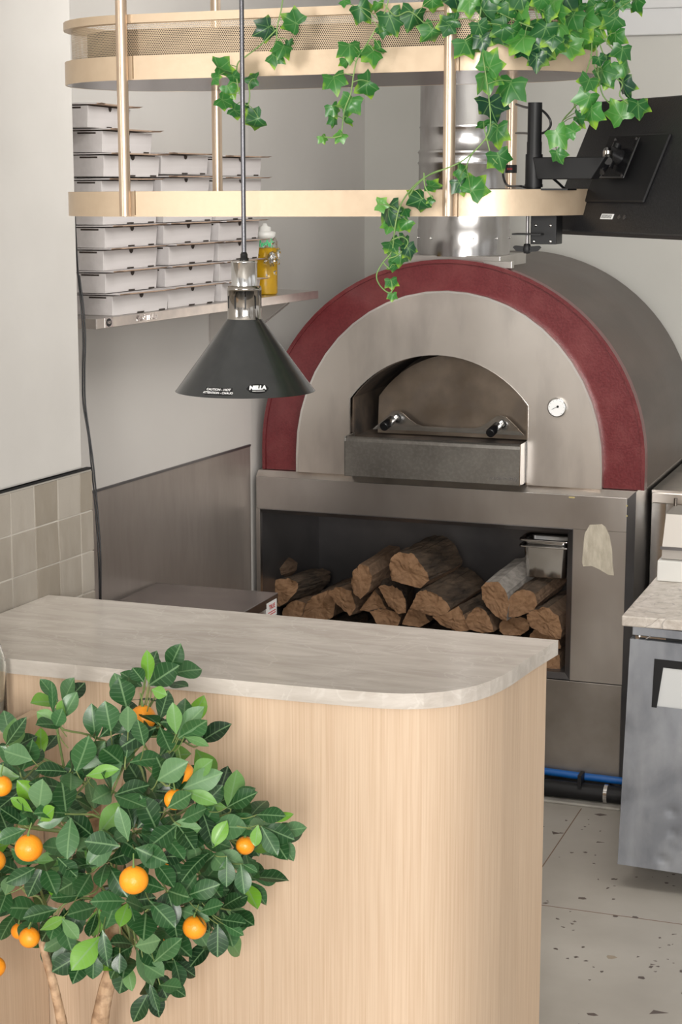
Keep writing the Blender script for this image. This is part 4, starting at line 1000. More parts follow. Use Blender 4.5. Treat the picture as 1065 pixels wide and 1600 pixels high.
for (x0,z0,x1,z1) in ((FX0,.078,FX0,.764),(FX1,.764,FX1,.078),(FX0,.764,FX1,.764),(FX1,.078,FX0,.078)):
    b.add([F(x0,FY,z0),F(x0,FY+.05,z0),F(x1,FY+.05,z1),F(x1,FY,z1)], [(0,1,2,3)], 0)
fd = b.build('fridge_door', M['steel_fridge'], fr, label='dented steel door')
b = MB()   # black handle frame round a pale recessed plate
hw_ = [(hx0_-.004,hz1+.004),(hx1_+.004,hz1+.004),(hx1_+.004,hz0-.004),(hx0_-.004,hz0-.004)]
fbox(b, (hx0_-.003, FY-.003, hz1-.020), (hx1_, FY+.02, hz1+.003)); 
b.add([F(hx0_-.003,FY-.003,hz0-.004),F(hx0_+.012,FY-.003,hz0-.004),F(hx0_+.024,FY-.003,hz1-.020),F(hx0_-.003,FY-.003,hz1-.020)], [(0,1,2,3)])
b.add([F(hx0_-.003,FY-.003,hz0-.004),F(hx0_-.003,FY+.02,hz0-.004),F(hx0_-.003,FY+.02,hz1),F(hx0_-.003,FY-.003,hz1)], [(0,1,2,3)])
b.build('handle_frame', M['black'], fd)
b = MB(); b.add([F(hx0_+.010,FY+.004,hz0-.001),F(hx1_,FY+.004,hz0-.001),F(hx1_,FY-.001,hz1-.018),F(hx0_+.023,FY-.001,hz1-.018)], [(0,1,2,3)])
b.add([F(hx0_,FY+.02,hz0),F(hx1_,FY+.02,hz0),F(hx1_,FY+.02,hz1),F(hx0_,FY+.02,hz1)], [(0,1,2,3)])
b.build('handle_plate', plain('pale_plate', (.60,.61,.61), .4), fd, solid=.001, label='pale grey handle plate')
b = MB(); fbox(b, (FX0+.012, FY+.012, .768), (FX0+.10, FY+.05, .773)); b.tube([F(FX0+.02,FY+.004,.768),F(FX0+.02,FY+.03,.768)], .006, 0, 10)
b.tube([F(FX0+.045,FY+.002,.769),F(FX0+.058,FY+.002,.777)], .0022, 0, 8)
b.build('hinge', M['steel_bright'], fr)
b = MB(); fbox(b, (FX0+.02, FY+.02, .765), (FX1, FY+.05, .776)); b.build('door_gap', M['black'], fr)
for x in (-.905, -.79, -.30):
    b = MB(); b.lathe([(0,-.011),(.022,-.011),(.027,-.006),(.027,.006),(.022,.011),(0,.011)], (x, FY+.20, .028), 0, 20, 'y'); b.box((x-.018, FY+.19, .04), (x+.018, FY+.23, .11))
    b.build('caster', M['steel_dark'], fr)
gw = MB().box((-.949, 4.99, .799), (.25, 5.94, .83)).build('granite_worktop', M['granite'], None, bevel=.004)
tag(gw, 'speckled pale granite worktop on the fridge', 'worktop')
# white board and steel dispenser on it
wb = MB().box((-.935, 5.48, .8305), (-.45, 5.75, .896)).build('white_board', M['white_plastic'], None, bevel=.003)
tag(wb, 'thick white plastic block lying at the back of the granite worktop', 'block')
sd = thing('steel_dispenser', (-.75, 5.6, .8965), 'steel bin with a sloping lid on the white block', 'steel bin')
zz = .8975
b = MB().prism([(5.50,zz),(5.50,zz+.036),(5.555,zz+.135),(5.72,zz+.135),(5.72,zz)], -.925, -.60, 0, lambda u, v, w: (w, u, v)).build('bin_body', plain('dull_bin_steel', (.42,.39,.36), .5, .7), sd, bevel=.002)
MB().box((-.93, 5.4935, zz+.031), (-.595, 5.5005, zz+.040)).build('lid_edge', M['steel_dark'], sd)
MB().tube([(-.92,5.70,zz+.135),(-.92,5.70,zz+.160)], .006, 0, 12).build('hinge_pin', M['chrome'], sd)
# steel cabinet behind the worktop
ru = thing('steel_cabinet', (-.4, 6.4, 0), 'tall stainless cabinet with framed front standing between oven base and back wall', 'steel cabinet')
MB().box((-1.050, 6.0, .05), (-1.000, 6.03, 1.0)).build('corner_post', M['steel_bright'], ru, bevel=.002)
MB().box((-1.050, 5.995, .985), (.3, 6.03, 1.022)).build('top_rail', M['steel_panel'], ru, bevel=.003)
MB().box((-1.050, 6.0, 1.015), (.3, 6.99, 1.03)).build('top_plate', M['steel_panel'], ru)
MB().box((-1.000, 6.022, .05), (.3, 6.04, .99)).build('front_panel', M['steel'], ru)
MB().box((-1.050, 6.03, .0), (-1.04, 6.99, 1.02)).build('side_panel', M['steel'], ru)

# ================================================================ MONITOR ON ITS ARM
PX_, PY_ = -.790, 3.20
arm = thing('monitor_mount', (PX_, PY_, 1.99), 'black monitor arm clamped to the rounded end of the gold shelf', 'monitor arm')
MB().tube([(PX_,PY_,2.036),(PX_,PY_,2.125)], .0135, 0, 28).tube([(PX_,PY_,2.125),(PX_,PY_,2.1935)], .0128, 0, 28).build('pole', M['black'], arm)
MB().tube([(PX_,PY_,2.050),(PX_,PY_,2.103)], .0155, 0, 28).tube([(PX_,PY_,2.045),(PX_,PY_,2.050)], .0165, 0, 28).build('pole_collar', M['black'], arm)
MB().box((-.865, 3.175, 2.0395), (-.722, 3.30, 2.0425)).build('base_pad', M['black'], arm)
c1_, c2_ = at(829, 338, 3.24), at(868, 382, 3.24)
b = MB().box((c1_.x, 3.24, c2_.z), (c2_.x, 3.246, c1_.z+.012)).box((c2_.x-.004, 3.246, c2_.z), (c2_.x, 3.29, c1_.z+.012))
b.build('clamp_bracket', M['black'], arm, bevel=.001)
for q in ((834,377),(860,377),(837,352),(860,352)):
    p = at(q[0], q[1], 3.24); MB().lathe([(0,-.003),(.0025,-.003),(.003,0)], p, 0, 12, 'y').build('clamp_bolt', M['steel_bright'], arm)
k1, k2 = at(823, 388, 3.235), at(823, 340, 3.235)
MB().tube([k1, (k1.x, k1.y, k2.z+.006)], .003, 0, 14).build('clamp_screw', M['steel_dark'], arm)
j_ = at(822, 366, 3.22); MB().box((j_.x-.026, 3.215, j_.z-.0015), (j_.x+.028, 3.25, j_.z+.0015)).build('clamp_jaw', M['black'], arm)
kz = k1.z
b = MB().lathe([(0,kz-.010),(.006,kz-.009),(.008,kz-.002),(.006,kz+.008),(0,kz+.009)], (k1.x,k1.y,0), 0, 16)
b.prism([(-.026,kz+.002),(-.020,kz-.005),(0,kz-.007),(.020,kz-.005),(.026,kz+.002),(.022,kz+.005),(0,kz+.003),(-.022,kz+.005)][::-1], k1.y-.004, k1.y+.004, 0, lambda u, v, w: (k1.x+u, w, v))
b.build('wing_knob', M['black'], arm, bevel=.001)
# monitor: local frame
mh = Vector((math.sin(R(-3.5)), math.cos(R(-3.5)), 0))      # far-to-near axis of the panel, horizontal
mh = -mh
LEFTB = R(19.9+23.4)
hdir = Vector((math.sin(LEFTB), -math.cos(LEFTB), 0))        # towards the viewer and right along the panel
nh = Vector((-math.cos(LEFTB), -math.sin(LEFTB), 0))         # horizontal normal of the back, towards the viewer's left
tau = R(24)
ev = (Vector((0,0,1))*math.cos(tau) - nh*math.sin(tau)).normalized()     # up along the panel (top leans away)
nb = hdir.cross(ev).normalized()
if nb.dot(nh) < 0: nb = -nb
TLp = at(934, 158, 3.42)                                      # upper far corner of the back
MW, MH, MT = .46, .262, .020
mon = thing('monitor', tuple(TLp), 'black flat monitor seen from behind, tilted at the end of the arm', 'monitor')
def mp_(u, v, w=0): return TLp + hdir*u - ev*v + nb*w        # u along, v down, w out of the back
b = MB()
def mslab(b, u0, v0, u1, v1, w0, w1, mat=0):
    b.add([mp_(u0,v0,w0),mp_(u1,v0,w0),mp_(u1,v1,w0),mp_(u0,v1,w0),mp_(u0,v0,w1),mp_(u1,v0,w1),mp_(u1,v1,w1),mp_(u0,v1,w1)],
          [(3,2,1,0),(4,5,6,7),(0,1,5,4),(1,2,6,5),(2,3,7,6),(3,0,4,7)], mat)
mslab(b, 0, 0, MW, MH, -MT, 0)
mb_ = b.build('monitor_back', noisy('textured_black_plastic', (.008,.008,.009), (.016,.016,.018), (300,300,300), rough=(.4,.5), bump=.08, bscale=(260,260,260)), mon, bevel=.003)
b = MB(); mslab(b, .008, .008, MW-.008, MH-.008, -MT-.002, -MT); b.build('screen', M['black_gloss'], mon)
b = MB(); mslab(b, .10, .075, .30, .205, 0, .006); b.build('back_housing', M['black'], mon, bevel=.004, bseg=3)
b = MB(); mslab(b, .145, .085, .225, .165, .012, .018); vp = b.build('mount_plate', M['black_gloss'], mon, bevel=.003)
for u, v in ((.15,.09),(.22,.09),(.15,.16),(.22,.16)): MB().tube([mp_(u,v,.018), mp_(u,v,.0195)], .0025, 0, 10).build('screw', M['steel_dark'], vp)
b = MB(); mslab(b, .175, .226, .215, .236, 0, .0008); st_ = b.build('sticker', M['label_white'], mon, label='small white sticker')
b = MB()
for k in range(9): mslab(b, .178+.0038*k, .2275, .1795+.0038*k, .2345, .0008, .0011)
b.build('print', M['black'], st_)
for u in (.235,.252): MB().tube([mp_(u,.231,0), mp_(u,.231,.001)], .004, 0, 14).build('port', M['steel_dark'], mon)
# arm links
hub = mp_(.185, .125, .045)
A0 = Vector((PX_, PY_, 2.078)); el = at(934, 254, 3.16)
el = Vector((el.x, el.y, 2.078))
d_ = (el - A0).normalized(); sd_ = Vector((-d_.y, d_.x, 0))
b = MB(); zc = 2.078
b.add([A0+d_*.006+Vector((0,0,.0195))-sd_*.016, el+d_*.022+Vector((0,0,.0195))-sd_*.014, el-d_*.006+Vector((0,0,-.0195))-sd_*.014, A0+d_*.016+Vector((0,0,-.0195))-sd_*.016,
       A0+d_*.006+Vector((0,0,.0195))+sd_*.016, el+d_*.022+Vector((0,0,.0195))+sd_*.014, el-d_*.006+Vector((0,0,-.0195))+sd_*.014, A0+d_*.016+Vector((0,0,-.0195))+sd_*.016],
      [(3,2,1,0),(4,5,6,7),(0,1,5,4),(1,2,6,5),(2,3,7,6),(3,0,4,7)])
b.build('arm_link', M['black'], arm, bevel=.002)
j1 = el + d_*.020 + Vector((0,0,.012)); j2 = hub + (el-hub).normalized()*.02
b = MB().tube([el+d_*.005+Vector((0,0,-.006)), j1.lerp(hub,.35)+Vector((0,0,-.004))], .008, 0, 12).tube([j1, j1.lerp(hub,.6), hub], [.007,.007,.007], 0, 12)
b.build('arm_joint', M['black_gloss'], arm)
jm = j1.lerp(hub, .45)
MB().tube([jm+Vector((0,0,-.012)), jm+Vector((0,0,.010))], .0085, 0, 18).build('pivot', M['chrome'], arm, label='chrome pivot')
MB().tube([hub, mp_(.185,.125,.018)], [.012,.016], 0, 18).tube([mp_(.185,.105,.03), mp_(.185,.150,.03)], .008, 0, 12).build('tilt_head', M['black_gloss'], arm)
# cable looping from post to pole and on to the monitor
pth = [at(806,163,3.45), at(822,168,3.30), at(842,170,3.22), at(856,182,3.2), at(860,195,3.2), at(852,206,3.21), at(838,209,3.25), at(818,208,3.4), at(806,208,3.48)]
def smooth(pts, k=5):
    out = []; n = len(pts)
    for i in range(n-1):
        p0, p1, p2, p3 = pts[max(i-1,0)], pts[i], pts[i+1], pts[min(i+2,n-1)]
        for j in range(k):
            t = j/k; out.append(.5*((2*p1) + (p2-p0)*t + (2*p0-5*p1+4*p2-p3)*t*t + (3*p1-p0-3*p2+p3)*t*t*t))
    out.append(pts[-1]); return out
o = MB().tube(smooth(pth), .0022, 0, 8).build('cable', M['black_rubber']); tag(o, 'thin black cable looping round the top of the arm pole', 'cable')
pth = [at(786,262,3.46), at(786,276,3.46), at(793,290,3.44), at(812,291,3.3), at(826,291,3.3), at(850,274,3.23), at(862,278,3.25), at(872,286,3.28), at(884,296,3.32), at(905,300,3.38)]
o = MB().tube(smooth(pth), .0024, 0, 8).build('cable', M['black_rubber']); tag(o, 'thin black cable running from the gold post under the monitor arm', 'cable')

# ================================================================ CORD BY THE WALL CORNER
def cordpt(x, y): return at(x, y, 3.865)
pts = [cordpt(*q) for q in ((104,-40),(105.5,60),(109,160),(113,260),(118,360),(122,430),(127,480),(130,530),(129,580),(130,630),(138,680),(142,720),(146,760),(151,820),(154,870),(156,950))]
pts.append(Vector((pts[-1].x, pts[-1].y, .95)))
o = MB().tube(smooth(pts, 4), .0022, 0, 8).build('power_cord', M['black_rubber'])
tag(o, 'double black power cord hanging down the wall corner beside the tiles', 'cord')
pts2 = [p + Vector((.0055 if i % 5 else .003, 0, 0)) for i, p in enumerate(pts)][5:]
MB().tube(smooth(pts2, 4), .0022, 0, 8).build('cord_strand', M['black_rubber'], o)

# ================================================================ ORANGE TREE
TC = at(190, 1300, 2.78)
rnd = random.Random(21)
tree = thing('orange_tree', (-1.50, 2.78, 0), 'small orange tree with glossy dark leaves and fruit before the counter', 'tree')
def tp(x, y, Y): return at(x, y, Y)
tr = MB()
trunk1 = [tp(128,1760,2.80), tp(150,1640,2.80), tp(157,1590,2.80), tp(166,1545,2.80), tp(176,1510,2.80), tp(181,1470,2.79), tp(180,1430,2.78), tp(183,1380,2.76), tp(187,1330,2.76), tp(190,1260,2.77), tp(205,1180,2.80)]
tr.tube(smooth(trunk1, 4), [.0165]*9 + [.0155 - .0003*k for k in range(32)], 0, 14)
trunk2 = [tp(118,1760,2.72), tp(106,1650,2.72), tp(95,1590,2.72), tp(84,1540,2.72), tp(74,1505,2.73), tp(60,1450,2.75), tp(45,1400,2.76), tp(36,1340,2.78), tp(32,1290,2.80)]
tr.tube(smooth(trunk2, 4), [.0100]*9 + [.0092 - .0002*k for k in range(24)], 0, 12)
tr.tube(smooth([tp(181,1480,2.80), tp(165,1440,2.85), tp(150,1400,2.88), tp(144,1350,2.90), tp(146,1300,2.90), tp(150,1230,2.90)], 4), [.0135]*9+[.0125]*12, 0, 14)
tr.build('trunk', M['trunk'], tree)
pot = MB().lathe([(0,.0),(.11,.0),(.15,.28),(.16,.28),(.16,.30),(.14,.30),(.135,.27),(0,.26)], (-1.52,2.78,0), 0, 40).build('plant_pot', plain('grey_pot', (.25,.24,.23), .6), tree)
lowt = MB().tube([(-1.515,2.79,.24), tuple(trunk1[0])], [.017,.0165], 0, 12).tube([(-1.505,2.76,.24), tuple(trunk2[0])], [.011,.010], 0, 12)
lowt.build('trunk_foot', M['trunk'], tree)

toc = Vector((0,0,0))
def leaf(mb, base, d, up, L, w, fold, curl, tint):
    d = d.normalized(); s = d.cross(up); s = s.normalized() if s.length > 1e-4 else d.orthogonal().normalized(); n = s.cross(d).normalized()
    K = 9; vs = []; uvs = []
    for i in range(K+1):
        t = i/K
        wd_ = w*.5*((math.sin(math.pi*t**1.15)**.85)*(1.04 - .10*math.cos(math.pi*t)) if 0 < t < 1 else 0.0)
        if i == 0: wd_ = w*.04
        pos = base + d*(L*t) + n*(-curl*L*t*t)
        for s_ in (-1, -.5, 0, .5, 1):
            rz = fold*abs(s_)*wd_ + (.03*w*math.sin(t*6+s_*2) if abs(s_) == 1 else 0)
            vs.append(pos + s*(s_*wd_) + n*rz); uvs.append((s_*max(wd_/(w*.5), .05), t))
    fs = [(i*5+j, i*5+j+1, (i+1)*5+j+1, (i+1)*5+j) for i in range(K) for j in range(4)]
    mb.add(vs, fs, 0, True, uvs, tint)
def rand_tint(bias=0):
    r = rnd.random()
    if r < .56: t = rnd.uniform(.0, .45)
    elif r < .86: t = rnd.uniform(.5, .75)
    elif r < .945: t = rnd.uniform(.75, .88)
    else: t = rnd.uniform(.92, 1)
    return min(1, t+bias)
fol = MB(); br = MB()
hubs = [trunk1[-1], trunk1[-3], trunk1[6], trunk2[-1], trunk2[-3], tp(146,1300,2.9), tp(150,1230,2.9), tp(180,1420,2.78), tp(240,1300,2.80), tp(110,1300,2.8), tp(60,1380,2.8), tp(250,1420,2.8), tp(210,1150,2.84), tp(100,1200,2.85)]
for a_, b_ in ((1,8),(2,11),(0,12),(3,9),(7,11),(6,13),(4,10)):
    m_ = hubs[a_].lerp(hubs[b_], .5) + Vector((rnd.uniform(-.01,.01), rnd.uniform(-.02,.02), rnd.uniform(.0,.02)))
    br.tube(smooth([hubs[a_], m_, hubs[b_]], 4), .0042, 0, 7)
sprigs = [(228,1058,1.1,0),(262,1052,1,-1),(200,1092,1,0),(176,1128,1,0),(246,1128,.9,1),(208,1140,1,1),(292,1140,1,-1),(316,1158,1,-1),(150,1150,.8,0),(92,1098,.6,0),(96,1128,.7,0),
 (130,1172,.9,0),(112,1200,1,1),(62,1180,.9,0),(18,1160,1,0),(30,1200,1,1),(-5,1230,1,0),(160,1195,1,1),(196,1182,1,1),(222,1196,.9,0),(252,1180,.9,0),(268,1218,.9,1),(302,1225,1.05,0),(316,1262,.9,0),
 (338,1255,.9,0),(360,1262,1,0),(388,1282,.9,-1),(420,1285,1,-1),(432,1302,1,0),(418,1310,.9,0),(392,1330,.8,0),(356,1300,1,0),(330,1330,1,1),(368,1358,1,-1),(392,1372,.9,-1),(344,1352,.9,0),
 (310,1360,1,1),(318,1392,1,0),(342,1398,1.1,-1),(360,1422,1,0),(352,1450,1,-1),(330,1462,1,0),(300,1430,1,1),(292,1462,1,0),(262,1470,1,0),(270,1500,1,0),(240,1512,1,0),(236,1545,.9,-1),(252,1530,.9,0),
 (208,1478,.9,1),(196,1500,.8,0),(150,1500,1,0),(128,1492,.9,0),(160,1462,1,1),(182,1448,.9,0),(108,1470,.9,0),(80,1458,.9,0),(56,1432,1,0),(22,1420,1,0),(0,1440,1,0),(4,1382,1,1),(30,1362,1,0),(62,1352,.9,0),
 (82,1392,1,0),(108,1420,1,1),(130,1400,1,0),(60,1256,1.1,1),(78,1288,1,0),(32,1282,1,1),(8,1310,1,0),(102,1272,1,0),(110,1232,1,1),(142,1262,1,0),(150,1310,1,1),(120,1330,1,0),(190,1262,1,1),(182,1310,1.1,1),
 (212,1298,1.1,1),(240,1338,1.1,1),(164,1348,1.1,1),(228,1262,1,0),(252,1300,1,1),(282,1290,1,0),(290,1328,1,1),(262,1392,1,1),(232,1420,1,1),(276,1420,1,0),(200,1410,1,1),(150,1428,1,1),(246,1452,1,1),(20,1330,1,0),(-15,1290,1,0),(-20,1400,1,0),(46,1220,1,0),
 (175,1235,1,0),(270,1262,1,0),(135,1365,1,0),(95,1345,1,0),(305,1305,1,0),(205,1345,.9,0),(90,1430,1,0),(10,1255,1,0),(240,1230,1,0),(300,1400,1,0),(180,1380,.9,0),(230,1480,1,0),(320,1290,1,0)]
for si_, (sx, sy, sc, fwd) in enumerate(sprigs):
    if si_ % 8 == 3: continue
    rr = min(1, (((sx-190)/255)**2 + ((sy-1300)/265)**2)**.5); depth = .19*math.sqrt(max(.03, 1-rr*rr))
    Y = 2.80 + (-depth*rnd.uniform(.55, 1) if fwd == 1 else (rnd.uniform(.02, .10) if fwd == -1 else rnd.uniform(-depth, depth*.9)))
    Y = min(Y, 3.02)
    P = tp(sx, sy, Y)
    hub = min(hubs, key=lambda h: (h-P).length + rnd.uniform(0, .03))
    out_ = (P - TC)
    outn = out_.normalized() if out_.length > 1e-3 else Vector((0,-1,0))
    tocam = (CAM - P).normalized()
    ax = (outn*.9 + Vector((0,0,.35)) + tocam*.35 + Vector((rnd.gauss(0,.35), rnd.gauss(0,.3), rnd.gauss(0,.3)))).normalized()
    start = P - ax*.022*sc
    mid = hub.lerp(start, .55) + Vector((rnd.uniform(-.015,.015), rnd.uniform(-.02,.02), rnd.uniform(.0,.025)))
    br.tube(smooth([hub, mid, start, P], 3), [.0026]*4+[.002]*3+[.0014]*3, 0, 5)
    nl = rnd.choice((3, 4, 5, 5)); a0 = rnd.random()*6.28
    o1 = ax.orthogonal().normalized(); o2 = ax.cross(o1)
    bias = rnd.choice((0, 0, 0, .12, -.1))
    for k in range(nl):
        a = a0 + k*2.4; tilt = R(rnd.uniform(38, 78)) if k else R(rnd.uniform(5, 30))
        d = ax*math.cos(tilt) + (o1*math.cos(a) + o2*math.sin(a))*math.sin(tilt)
        d = (d + Vector((0,0,-.12))).normalized()
        upv = (tocam*.95 + Vector((0,0,.55)) + Vector((rnd.gauss(0,.35), rnd.gauss(0,.35), rnd.gauss(0,.3)))).normalized()
        L = rnd.uniform(.050, .074)*(.85 + .15*sc); b0 = start.lerp(P, rnd.uniform(0, 1)) + d*.004
        leaf(fol, b0 + d*.003, d, upv, L, L*rnd.uniform(.50, .60), rnd.uniform(.04, .34), rnd.uniform(-.05, .28), rand_tint(bias))
# the leaves that stand out one by one: base, tip, width, shade of green
key_leaves = [(232,1066,230,1018,19,.97),(234,1070,277,1041,34,.3),(225,1066,207,1043,22,.35),(198,1106,186,1061,36,.35),(237,1077,259,1086,18,.93),(173,1142,164,1099,34,.5),(200,1144,200,1104,25,.8),
 (279,1153,324,1124,30,.55),(277,1151,311,1106,30,.8),(275,1147,270,1102,22,.88),(288,1151,324,1162,14,.85),(246,1219,288,1192,34,.8),(286,1232,340,1210,32,.8),(300,1212,331,1188,24,.88),(288,1235,338,1255,20,.9),
 (119,1205,140,1158,36,.6),(135,1212,180,1201,20,.94),(61,1268,65,1221,34,.8),(50,1268,18,1246,18,.97),(63,1282,86,1262,22,.97),(200,1313,185,1264,22,.75),(187,1322,131,1313,34,.35),(212,1325,257,1347,34,.45),
 (354,1262,396,1237,28,.3),(401,1273,442,1273,24,.35),(415,1283,459,1272,13,.97),(410,1291,457,1311,28,.3),(408,1291,433,1336,24,.45),(403,1289,397,1322,18,.93),(354,1338,354,1386,24,.4),(376,1350,382,1397,24,.5),(379,1350,402,1363,12,.5),
 (293,1399,338,1383,28,.4),(313,1424,347,1413,24,.5),(340,1444,340,1496,30,.12),(345,1437,383,1442,22,.2),(349,1444,379,1460,16,.6),(234,1408,273,1449,30,.4),(212,1478,252,1469,30,.8),(241,1503,279,1469,26,.6),(225,1507,255,1525,30,.75),
 (250,1539,283,1543,24,.65),(234,1534,246,1582,14,.3),(146,1487,146,1530,26,.45),(187,1489,186,1521,22,.2),(160,1453,167,1503,20,.4),(83,1115,81,1069,11,.5),(86,1137,97,1109,22,.65),(9,1165,36,1126,20,.2),(50,1187,7,1174,34,.75),
 (63,1453,97,1435,16,.93),(97,1435,122,1467,20,.85),(8,1398,16,1370,20,.8),(90,1340,120,1370,24,.3),(225,1165,215,1125,24,.4),(262,1262,300,1240,26,.55)]
for (x0, y0_, x1, y1_, wp_, ti) in key_leaves:
    xm, ym = (x0+x1)/2, (y0_+y1_)/2
    rr = min(1, (((xm-190)/255)**2 + ((ym-1300)/265)**2)**.5); Y = 2.77 - .185*math.sqrt(max(.02, 1-rr*rr))
    a = tp(x0, y0_, Y+.006); e = tp(x1, y1_, Y-.006); Z = (a-CAM).dot(_fw)
    leaf(fol, a, e-a, (CAM-a).normalized() + Vector((rnd.gauss(0,.2), rnd.gauss(0,.2), rnd.gauss(0,.2)+.15)), (e-a).length*1.02, wp_*Z/FPX*1.08, rnd.uniform(.05,.3), rnd.uniform(-.05,.2), ti)
    inn = a + (tp(190,1300,2.82)-a).normalized()*.055
    br.tube(smooth([inn, inn.lerp(a,.5)+Vector((0,0,-.004)), a], 3), .0011, 0, 5)
fo_ = fol.build('foliage', M['leaf'], tree, uv=True, tint=True); fo_['kind'] = 'stuff'
br.build('branches', M['twig'], tree)
oranges = [(2,1228,17,2.63),(45,1325,22,2.58),(209,1375,23,2.56),(223,1122,21,2.72),(283,1210,21,2.66),(273,1249,17,2.63),(383,1321,15,2.72),(46,1465,16.5,2.66),(-9,1345,18,2.70),(-8,1511,17,2.70),(304,1449,19,2.68),(263,1341,13,2.84),(232,1503,12,2.76),(30,1455,13,2.74),(193,1181,12,2.82),(248,1469,12,2.86)]
for (x, y, rp, Y) in oranges:
    P = at(x, y, Y); Z = (P - CAM).dot(_fw); r = rp*Z/FPX
    b = MB(); n = 16; sg = 24; vs = []
    prof = []
    for k in range(n+1):
        t = math.pi*k/n; rr = r*math.sin(t); h = -math.cos(t)*r*.96
        if k == n: h -= r*.05
        if k == n-1: h -= r*.01
        prof.append((max(rr, .00005), h))
    b.lathe(prof, P, 0, sg); o = b.build('orange', M['orange'], tree)
    stem_top = P + Vector((rnd.uniform(-.008,.008), .004, r*.95 + .022))
    MB().tube([P + Vector((0,0,r*.88)), P + Vector((0,0,r*.97+.003)), stem_top], [.0035,.0016,.0012], 0, 8).build('orange_stem', M['calyx'], o)

# ================================================================ IVY
rnd = random.Random(4)
IV = [(90,1.0),(76,.80),(62,.66),(48,.74),(36,.92),(22,.72),(4,.58),(-12,.60),(-28,.70),(-48,.50),(-78,.20)]
def ivy_leaf(mb, c, size, rot, tiltv, tint):
    c = Vector(c); tocam = (CAM - c).normalized()
    nrm = (tocam + tiltv).normalized()
    down = Vector((0,0,-1)); dn = (down - nrm*down.dot(nrm)).normalized()
    q = Quaternion(nrm, rot); tip = q @ dn; sd = nrm.cross(tip).normalized()
    half = [(r*math.cos(R(a)), r*math.sin(R(a))) for a, r in IV]
    out = half + [(-x, y) for x, y in half[::-1]][:-1]
    # right side from tip down to base then left side back up to the tip
    out = half + [(-x, y) for x, y in half[1:][::-1]]
    n = len(out); vs = []; uvs = []
    cup = rnd.uniform(-.15, .65); bend = rnd.uniform(-.15, .6)
    def P3(x, y):
        r = math.hypot(x, y); yy = y - .22
        return c + sd*(x*size*.68) + tip*(yy*size*.70) - nrm*((cup*abs(x)**1.3 + bend*max(0, y)**2)*size*.6) + nrm*(.05*size*math.sin(5*x+3*y))
    vs.append(P3(0, 0)); uvs.append((0, 0))
    for f in (.38, .72, 1.0):
        for x, y in out: vs.append(P3(x*f, y*f)); uvs.append((x*f, y*f))
    fs = [(0, 1+i, 1+(i+1) % n) for i in range(n)]
    for k in range(2): fs += [(1+k*n+i, 1+(k+1)*n+i, 1+(k+1)*n+(i+1) % n, 1+k*n+(i+1) % n) for i in range(n)]
    mb.add(vs, fs, 0, True, uvs, tint)
    return P3(0, -.1)
def ivy(label, stem, leaves, extra=(), Y0=3.07):
    """stem: list of paths of (x, y, Y); leaves: (x, y, px size, tip turn in degrees, tint, Y)"""
    p0 = at(*stem[0][0]); t = thing('ivy_vine', tuple(p0), label, 'ivy', 'ivy trailing from the hanging shelf')
    sm = MB(); allp = []
    for path in stem:
        pts = smooth([at(*q) for q in path], 5); allp += pts; sm.tube(pts, .0013, 0, 6)
    lm = MB()
    for q in leaves:
        x, y, s, rt, ti = q[:5]; Y = q[5] if len(q) > 5 else Y0
        c = at(x, y, Y + rnd.uniform(-.012, .006)); Z = (c-CAM).dot(_fw); size = s*Z/FPX
        base = ivy_leaf(lm, c, size, R(rt), Vector((rnd.gauss(0,.5), rnd.gauss(0,.25), rnd.gauss(0,.45))), ti)
        near = min(allp, key=lambda p: (p-base).length)
        sm.tube(smooth([near, near.lerp(base,.5)+Vector((0,0,.004)), base], 3), .0008, 0, 5)
    sm.build('stem', M['vine_stem'], t)
    o = lm.build('leaves', M['ivy'], t, uv=True, tint=True, solid=0); o['kind'] = 'stuff'
    return t
T = lambda: rnd.uniform(.2, .8)
ivy('ivy strand dangling beside the lamp rod before the perforated rail',
    [[(446,-40,3.06),(440,10,3.06),(433,42,3.065),(432,62,3.07)], [(433,45,3.065),(405,72,3.07),(384,88,3.07),(371,100,3.07),(370,125,3.06),(376,150,3.06),(386,165,3.06),(390,150,3.06),(388,132,3.06)]],
    [(415,45,40,-60,.08),(457,33,42,-120,.5),(441,76,34,-30,.55),(430,88,34,60,.5),(452,68,18,20,.3),(349,108,46,70,.6),(336,122,24,100,.7),(393,124,28,-80,.4),(367,122,26,30,.45),(359,141,32,30,.75),(352,158,36,60,.55),(371,175,34,50,.35),(396,188,40,-70,.3),(382,168,18,0,.4)])
ivy('long ivy strand hanging straight down past the middle of the upper tier',
    [[(612,-30,3.06),(604,10,3.06),(590,40,3.065),(572,70,3.07),(558,92,3.07),(552,118,3.07),(548,145,3.06),(538,172,3.06),(534,205,3.06)], [(534,212,3.06),(520,215,3.06),(507,214,3.06)], [(603,10,3.06),(618,25,3.06),(640,18,3.06),(662,36,3.06)]],
    [(567,18,44,40,.35),(540,2,22,60,.7),(590,10,24,10,.8),(611,33,50,20,.35),(643,28,46,-15,.3),(670,53,40,-40,.55),(675,6,34,0,.6),(697,40,36,-80,.3),(546,76,42,0,.6),(541,98,24,20,.7),(578,84,40,-50,.75),(590,76,28,-80,.55),(522,126,42,15,.65),(569,133,44,-60,.45),(546,162,42,-20,.7),(521,172,28,20,.6),(521,189,22,0,.5),(540,187,26,-60,.65),(531,213,24,-40,.85),(504,217,18,20,.9),(600,45,30,60,.4)])
